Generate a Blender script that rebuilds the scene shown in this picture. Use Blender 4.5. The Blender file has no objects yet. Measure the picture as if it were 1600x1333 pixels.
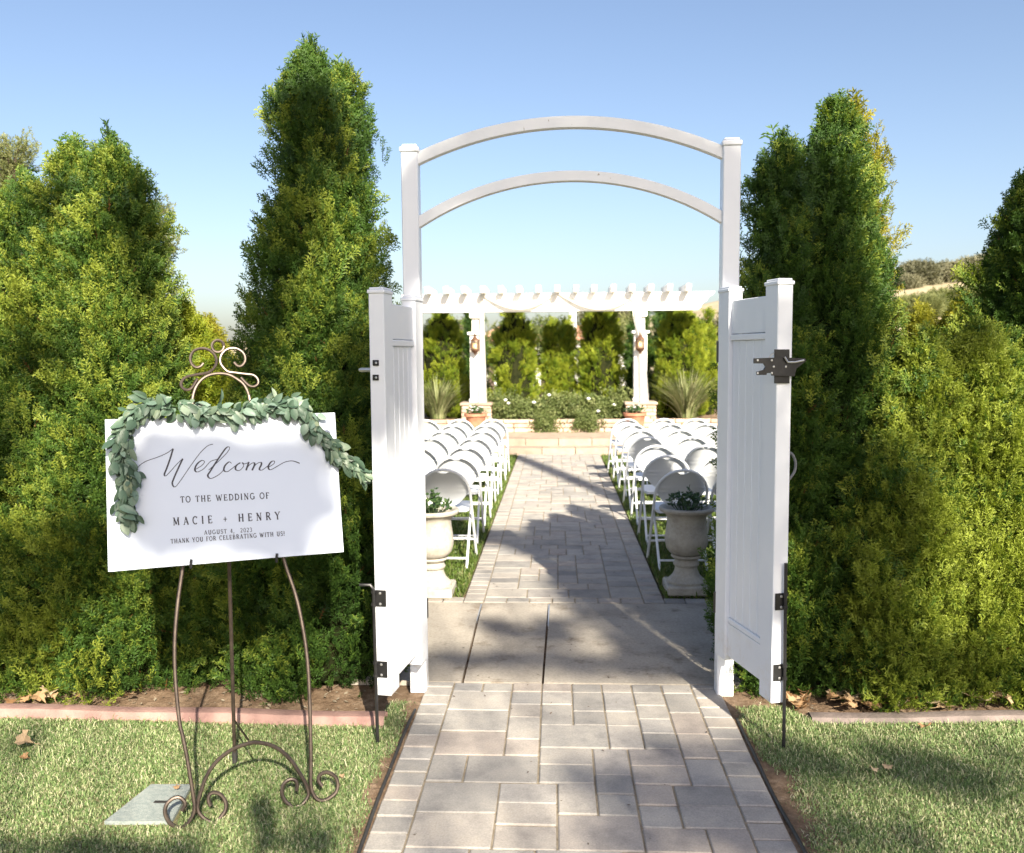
import bpy, bmesh, math, random
import numpy as np
from mathutils import Vector, Matrix, Euler
random.seed(7); rng = np.random.default_rng(7)
PI = math.pi
scene = bpy.context.scene
COL = scene.collection

# ------------------------------------------------------------------ camera
FPX = 1350.0
CAM = Vector((0, 0, 1.7))
YAW, PITCH, ROLL = math.radians(2.95), math.atan(113/1350), math.radians(.45)
FW = Vector((-math.sin(YAW)*math.cos(PITCH), math.cos(YAW)*math.cos(PITCH), -math.sin(PITCH)))
R0 = Vector((math.cos(YAW), math.sin(YAW), 0)); U0 = R0.cross(FW)
RT = R0*math.cos(ROLL) - U0*math.sin(ROLL)
UP = U0*math.cos(ROLL) + R0*math.sin(ROLL)
cd = bpy.data.cameras.new('camera'); cam = bpy.data.objects.new('camera', cd); COL.objects.link(cam)
cam.matrix_world = Matrix(((RT.x, UP.x, -FW.x, CAM.x), (RT.y, UP.y, -FW.y, CAM.y), (RT.z, UP.z, -FW.z, CAM.z), (0, 0, 0, 1)))
cd.sensor_fit = 'HORIZONTAL'; cd.sensor_width = 28.8; cd.lens = FPX/1600*28.8
cd.clip_start = .05; cd.clip_end = 2000
cd.dof.use_dof = True; cd.dof.focus_distance = 4.0; cd.dof.aperture_fstop = 2.6
scene.camera = cam

# ------------------------------------------------------------------ light
SUN_EL = math.radians(33.0)
SUN_AZ = math.atan2(.32, -.947)            # measured clockwise from +Y
SUNV = Vector((math.sin(SUN_AZ)*math.cos(SUN_EL), math.cos(SUN_AZ)*math.cos(SUN_EL), math.sin(SUN_EL)))
world = bpy.data.worlds.new('World'); scene.world = world; world.use_nodes = True
wn = world.node_tree; wn.nodes.clear()
sky = wn.nodes.new('ShaderNodeTexSky'); sky.sky_type = 'NISHITA'; sky.sun_disc = False
sky.sun_elevation = SUN_EL; sky.sun_rotation = SUN_AZ
sky.air_density = 1.0; sky.dust_density = 2.1; sky.ozone_density = 2.2; sky.altitude = 0
bg = wn.nodes.new('ShaderNodeBackground'); bg.inputs[1].default_value = .066
wo = wn.nodes.new('ShaderNodeOutputWorld')
tintn = wn.nodes.new('ShaderNodeMix'); tintn.data_type = 'RGBA'; tintn.blend_type = 'MULTIPLY'; tintn.inputs[0].default_value = 1
tintn.inputs[7].default_value = (1.03, .965, .95, 1)        # one even tint over the whole sky (white balance)
wn.links.new(sky.outputs[0], tintn.inputs[6]); wn.links.new(tintn.outputs[2], bg.inputs[0]); wn.links.new(bg.outputs[0], wo.inputs[0])
sl = bpy.data.lights.new('sun', 'SUN'); sl.energy = 5.0; sl.angle = math.radians(.5); sl.color = (1, .9, .74)
sun = bpy.data.objects.new('sun', sl); COL.objects.link(sun)
sun.rotation_euler = SUNV.to_track_quat('Z', 'Y').to_euler(); sun.location = (6, -18, 12)
vs = scene.view_settings
vs.view_transform = 'Standard'; vs.look = 'None'; vs.gamma = 1; vs.use_curve_mapping = False; vs.exposure = 1.66
scene.render.engine = 'CYCLES'
cy = scene.cycles
cy.use_denoising = True; cy.max_bounces = 8; cy.transparent_max_bounces = 8
cy.use_adaptive_sampling = True; cy.adaptive_threshold = .01
cy.sample_clamp_indirect = 8

# ------------------------------------------------------------------ pixel helpers (used once, to find real positions)
def ray(x, y): return FW + RT*((x-800)/FPX) - UP*((y-666.5)/FPX)
def gp(x, y, z=0.0):
    d = ray(x, y); return CAM + d*((z-1.7)/d.z)
def at(x, y, Y):
    d = ray(x, y); return CAM + d*(Y/d.y)
def onplane(x, y, P, N):
    d = ray(x, y); return CAM + d*((P-CAM).dot(N)/d.dot(N))
def px(P):
    d = Vector(P)-CAM; k = d.dot(FW)
    return (800+FPX*d.dot(RT)/k, 666.5-FPX*d.dot(UP)/k)

# ------------------------------------------------------------------ object helpers
def tag(o, label=None, cat=None, group=None, kind=None):
    if label: o['label'] = label
    if cat: o['category'] = cat
    if group: o['group'] = group
    if kind: o['kind'] = kind
    return o
def thing(name, loc, label, cat, group=None, rz=0):
    o = bpy.data.objects.new(name, None); COL.objects.link(o)
    o.location = loc; o.rotation_euler = (0, 0, rz); o.empty_display_size = .1
    return tag(o, label, cat, group)
def link(name, me, parent=None, loc=None, rot=None):
    o = bpy.data.objects.new(name, me); COL.objects.link(o)
    if parent: o.parent = parent
    if loc is not None: o.location = loc
    if rot is not None: o.rotation_euler = rot
    return o
class MB:
    def __init__(s): s.v = []; s.f = []
    def add(s, vs_, fs):
        n = len(s.v); s.v += [tuple(p) for p in vs_]; s.f += [tuple(n+i for i in f) for f in fs]
    def box(s, c, d, M=None, bev=0.0):
        hx, hy, hz = d[0]/2, d[1]/2, d[2]/2
        if bev <= 0:
            P = [Vector((x*hx, y*hy, z*hz)) for z in (-1, 1) for y in (-1, 1) for x in (-1, 1)]
            F = [(0, 2, 3, 1), (4, 5, 7, 6), (0, 1, 5, 4), (2, 6, 7, 3), (0, 4, 6, 2), (1, 3, 7, 5)]
        else:
            b = min(bev, hx*.9, hy*.9, hz*.9); P = []; idx = {}
            for z in (-1, 1):
                for y in (-1, 1):
                    for x in (-1, 1):
                        for a in range(3):
                            q = [x*(hx-b), y*(hy-b), z*(hz-b)]
                            q[a] = (x*hx, y*hy, z*hz)[a]
                            idx[(x, y, z, a)] = len(P); P.append(Vector(q))
            F = []
            for a in range(3):
                for sg in (-1, 1):
                    o1, o2 = [k for k in range(3) if k != a]
                    q = []
                    for u, w in ((-1, -1), (1, -1), (1, 1), (-1, 1)):
                        t = [0, 0, 0]; t[a] = sg; t[o1] = u; t[o2] = w
                        q.append(idx[(t[0], t[1], t[2], a)])
                    if (sg > 0) == (a == 1): q.reverse()
                    F.append(tuple(q))
            for a in range(3):          # edges along axis a
                o1, o2 = [k for k in range(3) if k != a]
                for u in (-1, 1):
                    for w in (-1, 1):
                        def k_(e, ax):
                            t = [0, 0, 0]; t[a] = e; t[o1] = u; t[o2] = w
                            return idx[(t[0], t[1], t[2], ax)]
                        F.append((k_(-1, o1), k_(1, o1), k_(1, o2), k_(-1, o2)))
            for z in (-1, 1):
                for y in (-1, 1):
                    for x in (-1, 1):
                        F.append(tuple(idx[(x, y, z, a)] for a in range(3)))
        if M is not None: P = [M @ p for p in P]
        c = Vector(c)
        s.add([p+c for p in P], F)
    def tube(s, pts, r, seg=8, cap=True):
        pts = [Vector(p) for p in pts]; n = len(pts)
        rr = r if hasattr(r, '__len__') else [r]*n
        T = [(pts[min(i+1, n-1)]-pts[max(i-1, 0)]).normalized() for i in range(n)]
        N = T[0].orthogonal().normalized(); V = []
        for i in range(n):
            N = (N - T[i]*N.dot(T[i])).normalized(); B = T[i].cross(N)
            for k in range(seg):
                a = 2*PI*k/seg; V.append(pts[i]+(N*math.cos(a)+B*math.sin(a))*rr[i])
        F = [(i*seg+k, i*seg+(k+1) % seg, (i+1)*seg+(k+1) % seg, (i+1)*seg+k) for i in range(n-1) for k in range(seg)]
        if cap: F += [tuple(range(seg))[::-1], tuple((n-1)*seg+k for k in range(seg))]
        s.add(V, F)
    def lathe(s, prof, c=(0, 0, 0), seg=24):
        V = []; F = []; n = len(prof)
        for r, z in prof:
            for k in range(seg):
                a = 2*PI*k/seg; V.append((c[0]+r*math.cos(a), c[1]+r*math.sin(a), c[2]+z))
        for i in range(n-1):
            for k in range(seg): F.append((i*seg+k, i*seg+(k+1) % seg, (i+1)*seg+(k+1) % seg, (i+1)*seg+k))
        F.append(tuple(range(seg))[::-1]); F.append(tuple((n-1)*seg+k for k in range(seg)))
        s.add(V, F)
    def prism(s, poly, off):          # poly: list of Vectors, off: extrusion vector
        n = len(poly); off = Vector(off)
        s.add(list(poly)+[p+off for p in poly],
              [tuple(range(n))[::-1], tuple(range(n, 2*n))]+[(i, (i+1) % n, n+(i+1) % n, n+i) for i in range(n)])
    def grid(s, fn, nu, nv):
        V = [fn(i/nu, j/nv) for j in range(nv+1) for i in range(nu+1)]
        F = [(j*(nu+1)+i, j*(nu+1)+i+1, (j+1)*(nu+1)+i+1, (j+1)*(nu+1)+i) for j in range(nv) for i in range(nu)]
        s.add(V, F)
    def mesh(s, name, mat=None, smooth=False, fix=True, origin=(0, 0, 0)):
        me = bpy.data.meshes.new(name)
        o = Vector(origin)
        me.from_pydata([tuple(Vector(p)-o) for p in s.v], [], s.f)
        if fix:
            bm = bmesh.new(); bm.from_mesh(me); bmesh.ops.recalc_face_normals(bm, faces=bm.faces); bm.to_mesh(me); bm.free()
        if mat: me.materials.append(mat)
        if smooth:
            me.polygons.foreach_set('use_smooth', [True]*len(me.polygons))
            try: me.set_sharp_from_angle(angle=math.radians(40))
            except Exception: pass
        return me
    def build(s, name, mat, parent=None, smooth=False, fix=True):
        if parent is not None:
            r = parent; org = Vector((0, 0, 0))
            while r is not None: org += r.location; r = r.parent
            return link(name, s.mesh(name, mat, smooth, fix, org), parent)
        if not s.v: return None
        c = Vector((sum(p[0] for p in s.v)/len(s.v), sum(p[1] for p in s.v)/len(s.v), min(p[2] for p in s.v)))
        return link(name, s.mesh(name, mat, smooth, fix, c), None, c)
def np_mesh(name, V, tris=None, quads=None, mat=None):
    me = bpy.data.meshes.new(name)
    F = tris if tris is not None else quads; k = F.shape[1]
    me.vertices.add(len(V)); me.vertices.foreach_set('co', V.astype(np.float32).ravel())
    me.loops.add(F.size); me.loops.foreach_set('vertex_index', F.astype(np.int32).ravel())
    me.polygons.add(len(F)); me.polygons.foreach_set('loop_start', np.arange(0, F.size, k, dtype=np.int32))
    me.update(calc_edges=True)
    if mat: me.materials.append(mat)
    return me
def smooth_path(P, n=6):
    P = [Vector(p) for p in P]; out = []
    for i in range(len(P)-1):
        p0, p1, p2, p3 = P[max(i-1, 0)], P[i], P[i+1], P[min(i+2, len(P)-1)]
        for k in range(n):
            t = k/n
            out.append(.5*((2*p1)+(p2-p0)*t+(2*p0-5*p1+4*p2-p3)*t*t+(3*p1-p0-3*p2+p3)*t**3))
    return out+[P[-1]]

# ------------------------------------------------------------------ materials
class NT:
    def __init__(s, name):
        s.m = bpy.data.materials.new(name); s.m.use_nodes = True; s.t = s.m.node_tree; s.t.nodes.clear()
        s.out = s.n('ShaderNodeOutputMaterial')
    def n(s, typ, **kw):
        nd = s.t.nodes.new(typ)
        for k, v in kw.items():
            if k.startswith('i_'):
                key = k[2:]; key = int(key) if key.isdigit() else key.replace('_', ' ')
                nd.inputs[key].default_value = v
            else: setattr(nd, k, v)
        return nd
    def l(s, a, b): s.t.links.new(a, b)
    def ramp(s, fac, stops):
        r = s.n('ShaderNodeValToRGB'); e = r.color_ramp.elements
        while len(e) < len(stops): e.new(.5)
        for q, (p, c) in zip(e, stops): q.position = p; q.color = (*c, 1)
        s.l(fac, r.inputs[0]); return r.outputs[0]
    def mix(s, fac, a, b, mode='MIX'):
        m = s.n('ShaderNodeMix', data_type='RGBA', blend_type=mode)
        for sock, v in ((m.inputs[0], fac), (m.inputs[6], a), (m.inputs[7], b)):
            if isinstance(v, (int, float)): sock.default_value = v
            elif isinstance(v, (tuple, list)): sock.default_value = (*v, 1)
            else: s.l(v, sock)
        return m.outputs[2]
    def noise(s, scale, detail=4, rough=.6, coord='Object', vec=None):
        nz = s.n('ShaderNodeTexNoise'); nz.inputs['Scale'].default_value = scale
        nz.inputs['Detail'].default_value = detail; nz.inputs['Roughness'].default_value = rough
        if vec is None:
            tc = s.n('ShaderNodeTexCoord'); vec = tc.outputs[coord]
        s.l(vec, nz.inputs['Vector']); return nz.outputs[0]
    def worldpos(s): return s.n('ShaderNodeNewGeometry').outputs['Position']
    def bump(s, h, strength=.3, dist=.01):
        b = s.n('ShaderNodeBump'); b.inputs['Strength'].default_value = strength; b.inputs['Distance'].default_value = dist
        s.l(h, b.inputs['Height']); return b.outputs[0]
    def principled(s, color, rough=.5, metal=0.0, spec=.5, normal=None):
        p = s.n('ShaderNodeBsdfPrincipled')
        for k, v in (('Base Color', color), ('Roughness', rough), ('Metallic', metal), ('Specular IOR Level', spec)):
            if isinstance(v, (int, float)): p.inputs[k].default_value = v
            elif isinstance(v, (tuple, list)): p.inputs[k].default_value = (*v, 1)
            else: s.l(v, p.inputs[k])
        if normal is not None: s.l(normal, p.inputs['Normal'])
        s.l(p.outputs[0], s.out.inputs[0]); return p
def simple(name, c1, c2, scale=6, rough=.5, metal=0, spec=.5, bump=.0, bscale=None, per='none', var=.15, world=True, lo=.35, hi=.65):
    t = NT(name); pos = t.worldpos() if world else None
    col = t.ramp(t.noise(scale, 5, .6, vec=pos), [(lo, c1), (hi, c2)])
    if per != 'none':
        rnd = t.n('ShaderNodeObjectInfo').outputs['Random'] if per == 'object' else t.n('ShaderNodeNewGeometry').outputs['Random Per Island']
        col = t.mix(1.0, col, t.ramp(rnd, [(0, (1-var,)*3), (1, (1+var,)*3)]), 'MULTIPLY')
    nrm = t.bump(t.noise(bscale or scale*8, 4, .6, vec=pos), bump, .01) if bump else None
    t.principled(col, rough, metal, spec, nrm); return t.m
def foliage_mat(name, cols, trans=.3, tipcol=None, rough=.55, brown=None):
    """cols: three colours along the 'tint' value carried by every spray (dark, mid, light new growth)."""
    t = NT(name)
    a = t.n('ShaderNodeAttribute'); a.attribute_type = 'INSTANCER'; a.attribute_name = 'tint'
    tip = t.n('ShaderNodeAttribute'); tip.attribute_type = 'GEOMETRY'; tip.attribute_name = 'tip'
    m = t.n('ShaderNodeMath', operation='MULTIPLY_ADD'); t.l(tip.outputs['Fac'], m.inputs[0]); m.inputs[1].default_value = .35
    t.l(a.outputs['Fac'], m.inputs[2])
    stops = [(0.0, brown or cols[0]), (.06, brown or cols[0]), (.10, cols[0]), (.6, cols[1]), (1.15/1.35, cols[2])]
    md = t.n('ShaderNodeMath', operation='DIVIDE'); t.l(m.outputs[0], md.inputs[0]); md.inputs[1].default_value = 1.35
    col = t.ramp(md.outputs[0], stops)
    d = t.n('ShaderNodeBsdfPrincipled'); t.l(col, d.inputs['Base Color']); d.inputs['Roughness'].default_value = rough
    d.inputs['Specular IOR Level'].default_value = .3
    tr = t.n('ShaderNodeBsdfTranslucent')
    tc = t.mix(1.0, col, (1.25, 1.3, .6), 'MULTIPLY'); t.l(tc, tr.inputs[0])
    mx = t.n('ShaderNodeMixShader'); mx.inputs[0].default_value = trans
    t.l(d.outputs[0], mx.inputs[1]); t.l(tr.outputs[0], mx.inputs[2]); t.l(mx.outputs[0], t.out.inputs[0])
    return t.m
def leaf_mat(name, stops, trans=.25, rough=.5, per='island'):
    t = NT(name)
    rnd = t.n('ShaderNodeObjectInfo').outputs['Random'] if per == 'object' else t.n('ShaderNodeNewGeometry').outputs['Random Per Island']
    col = t.ramp(rnd, stops)
    d = t.n('ShaderNodeBsdfPrincipled'); t.l(col, d.inputs['Base Color']); d.inputs['Roughness'].default_value = rough
    d.inputs['Specular IOR Level'].default_value = .35
    tr = t.n('ShaderNodeBsdfTranslucent'); t.l(col, tr.inputs[0])
    mx = t.n('ShaderNodeMixShader'); mx.inputs[0].default_value = trans
    t.l(d.outputs[0], mx.inputs[1]); t.l(tr.outputs[0], mx.inputs[2]); t.l(mx.outputs[0], t.out.inputs[0])
    return t.m
def vinyl_mat():
    t = NT('white_vinyl'); pos = t.worldpos()
    base = t.ramp(t.noise(3.0, 5, .6, vec=pos), [(.3, (.70, .735, .79)), (.7, (.755, .785, .83))])
    sep = t.n('ShaderNodeSeparateXYZ'); t.l(pos, sep.inputs[0])
    mr = t.n('ShaderNodeMapRange'); t.l(sep.outputs[2], mr.inputs[0]); mr.inputs[1].default_value = .45; mr.inputs[2].default_value = .05
    dn = t.ramp(t.noise(14, 6, .7, vec=pos), [(.5, (0, 0, 0)), (.75, (1, 1, 1))])
    mm = t.n('ShaderNodeMath', operation='MULTIPLY'); t.l(mr.outputs[0], mm.inputs[0]); t.l(dn, mm.inputs[1])
    col = t.mix(mm.outputs[0], base, (.52, .44, .33))
    t.principled(col, t.ramp(t.noise(25, 3, vec=pos), [(.3, (.28,)*3), (.7, (.42,)*3)]), 0, .5, t.bump(t.noise(2.5, 2, vec=pos), .12, .02)); return t.m
def arch_mat():
    t = NT('weathered_white_rail'); pos = t.worldpos()
    base = t.ramp(t.noise(4, 5, .65, vec=pos), [(.3, (.66, .69, .72)), (.7, (.75, .77, .79))])
    spots = t.ramp(t.noise(22, 3, .55, vec=pos), [(.685, (0, 0, 0)), (.70, (1, 1, 1))])
    sep = t.n('ShaderNodeSeparateXYZ'); t.l(pos, sep.inputs[0])
    d = t.n('ShaderNodeMath', operation='SUBTRACT'); t.l(sep.outputs[0], d.inputs[0]); d.inputs[1].default_value = .08
    ab = t.n('ShaderNodeMath', operation='ABSOLUTE'); t.l(d.outputs[0], ab.inputs[0])
    mr = t.n('ShaderNodeMapRange'); t.l(ab.outputs[0], mr.inputs[0]); mr.inputs[1].default_value = .35; mr.inputs[2].default_value = .05
    mm = t.n('ShaderNodeMath', operation='MULTIPLY'); t.l(mr.outputs[0], mm.inputs[0]); t.l(spots, mm.inputs[1])
    t.principled(t.mix(mm.outputs[0], base, (.22, .17, .10)), .35); return t.m
def paver_mat(name, per):
    t = NT(name); pos = t.worldpos()
    rnd = t.n('ShaderNodeObjectInfo').outputs['Random'] if per == 'object' else t.n('ShaderNodeNewGeometry').outputs['Random Per Island']
    stone = t.ramp(rnd, [(0, (.24, .23, .215)), (.25, (.315, .30, .275)), (.5, (.35, .325, .29)), (.7, (.335, .295, .26)), (.85, (.30, .29, .275)), (1, (.375, .35, .315))])
    cloud = t.ramp(t.noise(6, 8, .68, vec=pos), [(.28, (.66, .66, .68)), (.5, (.98, .98, .98)), (.72, (1.18, 1.15, 1.10))])
    fine = t.ramp(t.noise(130, 5, .75, vec=pos), [(.28, (.74,)*3), (.7, (1.14,)*3)])
    col = t.mix(1, t.mix(1, stone, cloud, 'MULTIPLY'), fine, 'MULTIPLY')
    t.principled(col, .8, 0, .3, t.bump(t.noise(120, 4, .7, vec=pos), .35, .004)); return t.m
def concrete_mat():
    t = NT('old_concrete'); pos = t.worldpos()
    a = t.ramp(t.noise(2.2, 7, .65, vec=pos), [(.3, (.23, .205, .175)), (.5, (.33, .30, .255)), (.7, (.40, .36, .305))])
    st = t.ramp(t.noise(4.3, 5, .7, vec=pos), [(.56, (1, 1, 1)), (.72, (.5, .44, .38))])
    sp = t.ramp(t.noise(60, 4, .7, vec=pos), [(.3, (.8,)*3), (.6, (1.08,)*3)])
    t.principled(t.mix(1, t.mix(1, a, st, 'MULTIPLY'), sp, 'MULTIPLY'), .85, 0, .3, t.bump(t.noise(90, 5, .7, vec=pos), .4, .004)); return t.m
def stone_urn_mat():
    t = NT('cast_stone'); pos = t.worldpos()
    a = t.ramp(t.noise(9, 6, .65, vec=pos), [(.3, (.30, .285, .25)), (.55, (.42, .40, .35)), (.75, (.47, .45, .40))])
    sp = t.ramp(t.noise(45, 4, .7, vec=pos), [(.3, (.86, .85, .82)), (.6, (1.03, 1.03, 1.03))])
    t.principled(t.mix(1, a, sp, 'MULTIPLY'), .85, 0, .3, t.bump(t.noise(60, 5, .7, vec=pos), .35, .006)); return t.m
def soil_mat(name, c1, c2, c3):
    t = NT(name); pos = t.worldpos()
    a = t.ramp(t.noise(14, 8, .75, vec=pos), [(.3, c1), (.5, c2), (.72, c3)])
    t.principled(a, .95, 0, .1, t.bump(t.noise(45, 7, .75, vec=pos), .9, .02)); return t.m
def glow_mat():
    t = NT('lantern_bulb'); e = t.n('ShaderNodeEmission'); e.inputs[0].default_value = (1, .62, .25, 1); e.inputs[1].default_value = 3
    t.l(e.outputs[0], t.out.inputs[0]); return t.m
def glass_mat():
    t = NT('lantern_glass')
    g = t.n('ShaderNodeBsdfGlossy'); g.inputs[1].default_value = .15
    tr = t.n('ShaderNodeBsdfTransparent'); tr.inputs[0].default_value = (.9, .85, .75, 1)
    mx = t.n('ShaderNodeMixShader'); mx.inputs[0].default_value = .25
    t.l(tr.outputs[0], mx.inputs[1]); t.l(g.outputs[0], mx.inputs[2]); t.l(mx.outputs[0], t.out.inputs[0]); return t.m
def fabric_mat():
    t = NT('sheer_fabric')
    d = t.n('ShaderNodeBsdfDiffuse'); d.inputs[0].default_value = (.82, .81, .78, 1)
    tr = t.n('ShaderNodeBsdfTranslucent'); tr.inputs[0].default_value = (.82, .81, .78, 1)
    mx = t.n('ShaderNodeMixShader'); mx.inputs[0].default_value = .35
    t.l(d.outputs[0], mx.inputs[1]); t.l(tr.outputs[0], mx.inputs[2]); t.l(mx.outputs[0], t.out.inputs[0]); return t.m
M = dict(
    vinyl=vinyl_mat(), arch=arch_mat(),
    paver=paver_mat('paver_stone', 'object'), paver_many=paver_mat('paver_stone_many', 'island'),
    sand=soil_mat('joint_sand', (.20, .165, .12), (.29, .245, .18), (.37, .32, .24)),
    concrete=concrete_mat(), urn=stone_urn_mat(),
    soil=soil_mat('bare_soil', (.11, .07, .045), (.21, .145, .095), (.36, .27, .19)),
    ground=soil_mat('far_ground', (.08, .075, .035), (.12, .12, .05), (.17, .15, .08)),
    thatch=soil_mat('lawn_thatch', (.08, .085, .04), (.19, .18, .09), (.32, .28, .17)),
    curb=simple('red_concrete', (.20, .115, .10), (.30, .19, .16), 9, .85, bump=.4),
    greycurb=simple('grey_concrete_edging', (.11, .09, .08), (.20, .16, .145), 9, .85, bump=.4),
    iron=simple('brown_iron', (.055, .042, .035), (.10, .078, .062), 30, .38, .6, .5),
    black=simple('black_hardware', (.012, .012, .013), (.022, .022, .023), 30, .42, .2, .5),
    zinc=simple('zinc_bolt', (.55, .55, .55), (.65, .65, .65), 30, .35, .8),
    rubber=simple('black_edging', (.02, .02, .02), (.035, .033, .03), 20, .6),
    board=simple('white_board', (.60, .67, .78), (.62, .69, .79), 2, .45),  # the white board's cool shade cast is put into its base colour
    ink=simple('dark_ink', (.035, .035, .05), (.045, .045, .06), 10, .6),
    chair=simple('chair_enamel', (.64, .67, .70), (.68, .70, .72), 6, .38),
    seat=simple('chair_plastic', (.61, .64, .68), (.65, .68, .70), 6, .45),
    pergola=simple('pergola_white', (.78, .77, .75), (.82, .81, .79), 4, .5),
    brickstone=simple('tan_stone', (.36, .25, .18), (.48, .38, .29), 6, .85, bump=.5, per='object', var=.22),
    step=simple('step_stone', (.25, .19, .145), (.33, .265, .205), 5, .8, bump=.3, per='object', var=.15),
    terracotta=simple('terracotta', (.33, .14, .08), (.42, .20, .12), 12, .8, bump=.2),
    bronze=simple('lantern_bronze', (.10, .05, .03), (.16, .085, .05), 30, .45, .5),
    bulb=glow_mat(), glass=glass_mat(), fabric=fabric_mat(),
    lid=simple('box_lid_plastic', (.21, .25, .24), (.30, .33, .31), 60, .7, bump=.6, bscale=260),
    hose=simple('grey_hose', (.10, .11, .12), (.14, .15, .16), 30, .5),
    bark=simple('bark', (.07, .05, .035), (.15, .11, .08), 18, .9, bump=.8),
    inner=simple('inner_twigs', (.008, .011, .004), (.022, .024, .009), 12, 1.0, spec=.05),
    stucco=simple('white_stucco', (.70, .68, .64), (.76, .74, .70), 3, .8),
    tiles=simple('clay_roof', (.35, .16, .09), (.45, .24, .15), 8, .8),
    darkglass=simple('window_glass', (.03, .035, .04), (.05, .055, .06), 3, .15),
    hill=simple('dry_hill', (.24, .20, .12), (.36, .30, .19), .12, .95),
    grass=leaf_mat('grass_blade', [(0, (.11, .20, .06)), (.4, (.20, .30, .105)), (.68, (.33, .39, .18)), (.88, (.52, .52, .31)), (1, (.62, .58, .40))], .35),
    grass2=leaf_mat('grass_blade_green', [(0, (.05, .095, .015)), (.5, (.10, .155, .025)), (.85, (.12, .17, .04)), (1, (.24, .22, .10))], .25),
    eucalyptus=leaf_mat('eucalyptus_leaf', [(0, (.045, .085, .055)), (.35, (.09, .15, .10)), (.65, (.14, .215, .16)), (.88, (.20, .28, .225)), (1, (.26, .31, .20))], .12, .42, 'object'),
    eucalyptus2=leaf_mat('eucalyptus_leaf_small', [(0, (.035, .065, .04)), (.5, (.07, .12, .08)), (1, (.15, .20, .13))], .12, .42),
    dryleaf=leaf_mat('dry_leaf', [(0, (.20, .11, .05)), (.4, (.33, .20, .10)), (.75, (.45, .32, .19)), (1, (.52, .42, .29))], .2, .7, 'object'),
    flaxleaf=leaf_mat('strap_leaf', [(0, (.11, .14, .045)), (.5, (.20, .23, .09)), (1, (.36, .36, .20))], .3),
    petal=simple('white_petal', (.78, .78, .78), (.82, .82, .80), 5, .6),
    flowerleaf=leaf_mat('bedding_leaf', [(0, (.02, .05, .015)), (.6, (.045, .085, .025)), (1, (.08, .13, .04))], .2),
)
F_DARK = foliage_mat('arborvitae_green', [(.014, .042, .011), (.068, .136, .021), (.25, .30, .042)], .32, brown=(.15, .07, .025))
F_LITE = foliage_mat('arborvitae_lime', [(.05, .10, .010), (.135, .20, .014), (.27, .31, .026)], .32, brown=(.24, .16, .03))
F_GOLD = foliage_mat('arborvitae_golden', [(.10, .115, .012), (.22, .22, .018), (.36, .33, .04)], .38, brown=(.22, .14, .03))
F_OAK = foliage_mat('oak_grey_green', [(.09, .095, .055), (.17, .165, .10), (.25, .24, .155)], .25)  # lightened to put the far hill's haze into the leaf colour
F_PALE = foliage_mat('pale_olive', [(.10, .125, .04), (.17, .19, .07), (.27, .28, .12)], .3)
F_ROSE = foliage_mat('rose_leaf', [(.06, .09, .025), (.13, .165, .05), (.24, .26, .11)], .3)

# ------------------------------------------------------------------ foliage pieces
def spray_mesh(name, mat, seed, full=1.0):
    """one lacy branching arborvitae spray, 1 unit long, along +X"""
    r = random.Random(seed); V = []; F = []; T = []
    def lf(p, d, L, w, t0, t1):
        d = d.normalized(); s = Vector((-d.y, d.x, r.uniform(-.9, .9))).normalized(); n = len(V)
        mid = p+d*L*.5+Vector((0, 0, r.uniform(-.02, .03))); tip = p+d*L
        for q, tt in ((p-s*w*.3, t0), (p+s*w*.3, t0), (mid+s*w*.6, (t0+t1)/2), (mid-s*w*.6, (t0+t1)/2), (tip, t1)):
            V.append(tuple(q)); T.append(tt)
        F.extend([(n, n+1, n+2, n+3), (n+3, n+2, n+4)])
        return tip
    N = 6
    p = Vector((-.1, 0, 0)); d = Vector((1, 0, r.uniform(-.1, .2)))
    for i in range(N):
        x = i/(N-1)
        q = lf(p, d+Vector((0, r.uniform(-.15, .15), r.uniform(-.15, .1))), .23, .055, .25*x, .25*x+.25)
        for sd in (-1, 1):
            a = math.radians(r.uniform(34, 58))*sd
            L = (.36*math.sin(PI*(.2+.72*(1-x)))+.08)*r.uniform(.75, 1.25)*full
            e = Vector((math.cos(a), math.sin(a), r.uniform(-.45, .5)))
            b0 = p.lerp(q, r.uniform(.3, .9)); tp = lf(b0, e, L, .06, .25*x, .5+.35*x)
            for k in range(2 if i < N-1 else 1):
                b_ = a+math.radians(r.uniform(25, 55))*(1 if k % 2 else -1)
                lf(b0.lerp(tp, .35+.35*k), Vector((math.cos(b_), math.sin(b_), r.uniform(-.6, .6))), L*.5*r.uniform(.8, 1.2), .055, .45+.3*x, .75+.25*x)
        p = q.copy(); p.x -= .045
    lf(p, Vector((1, 0, -.2)), .2, .055, .8, 1)
    me = bpy.data.meshes.new(name); me.from_pydata(V, [], F); me.materials.append(mat)
    at_ = me.attributes.new('tip', 'FLOAT', 'POINT'); at_.data.foreach_set('value', T)
    return bpy.data.objects.new(name, me)
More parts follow.
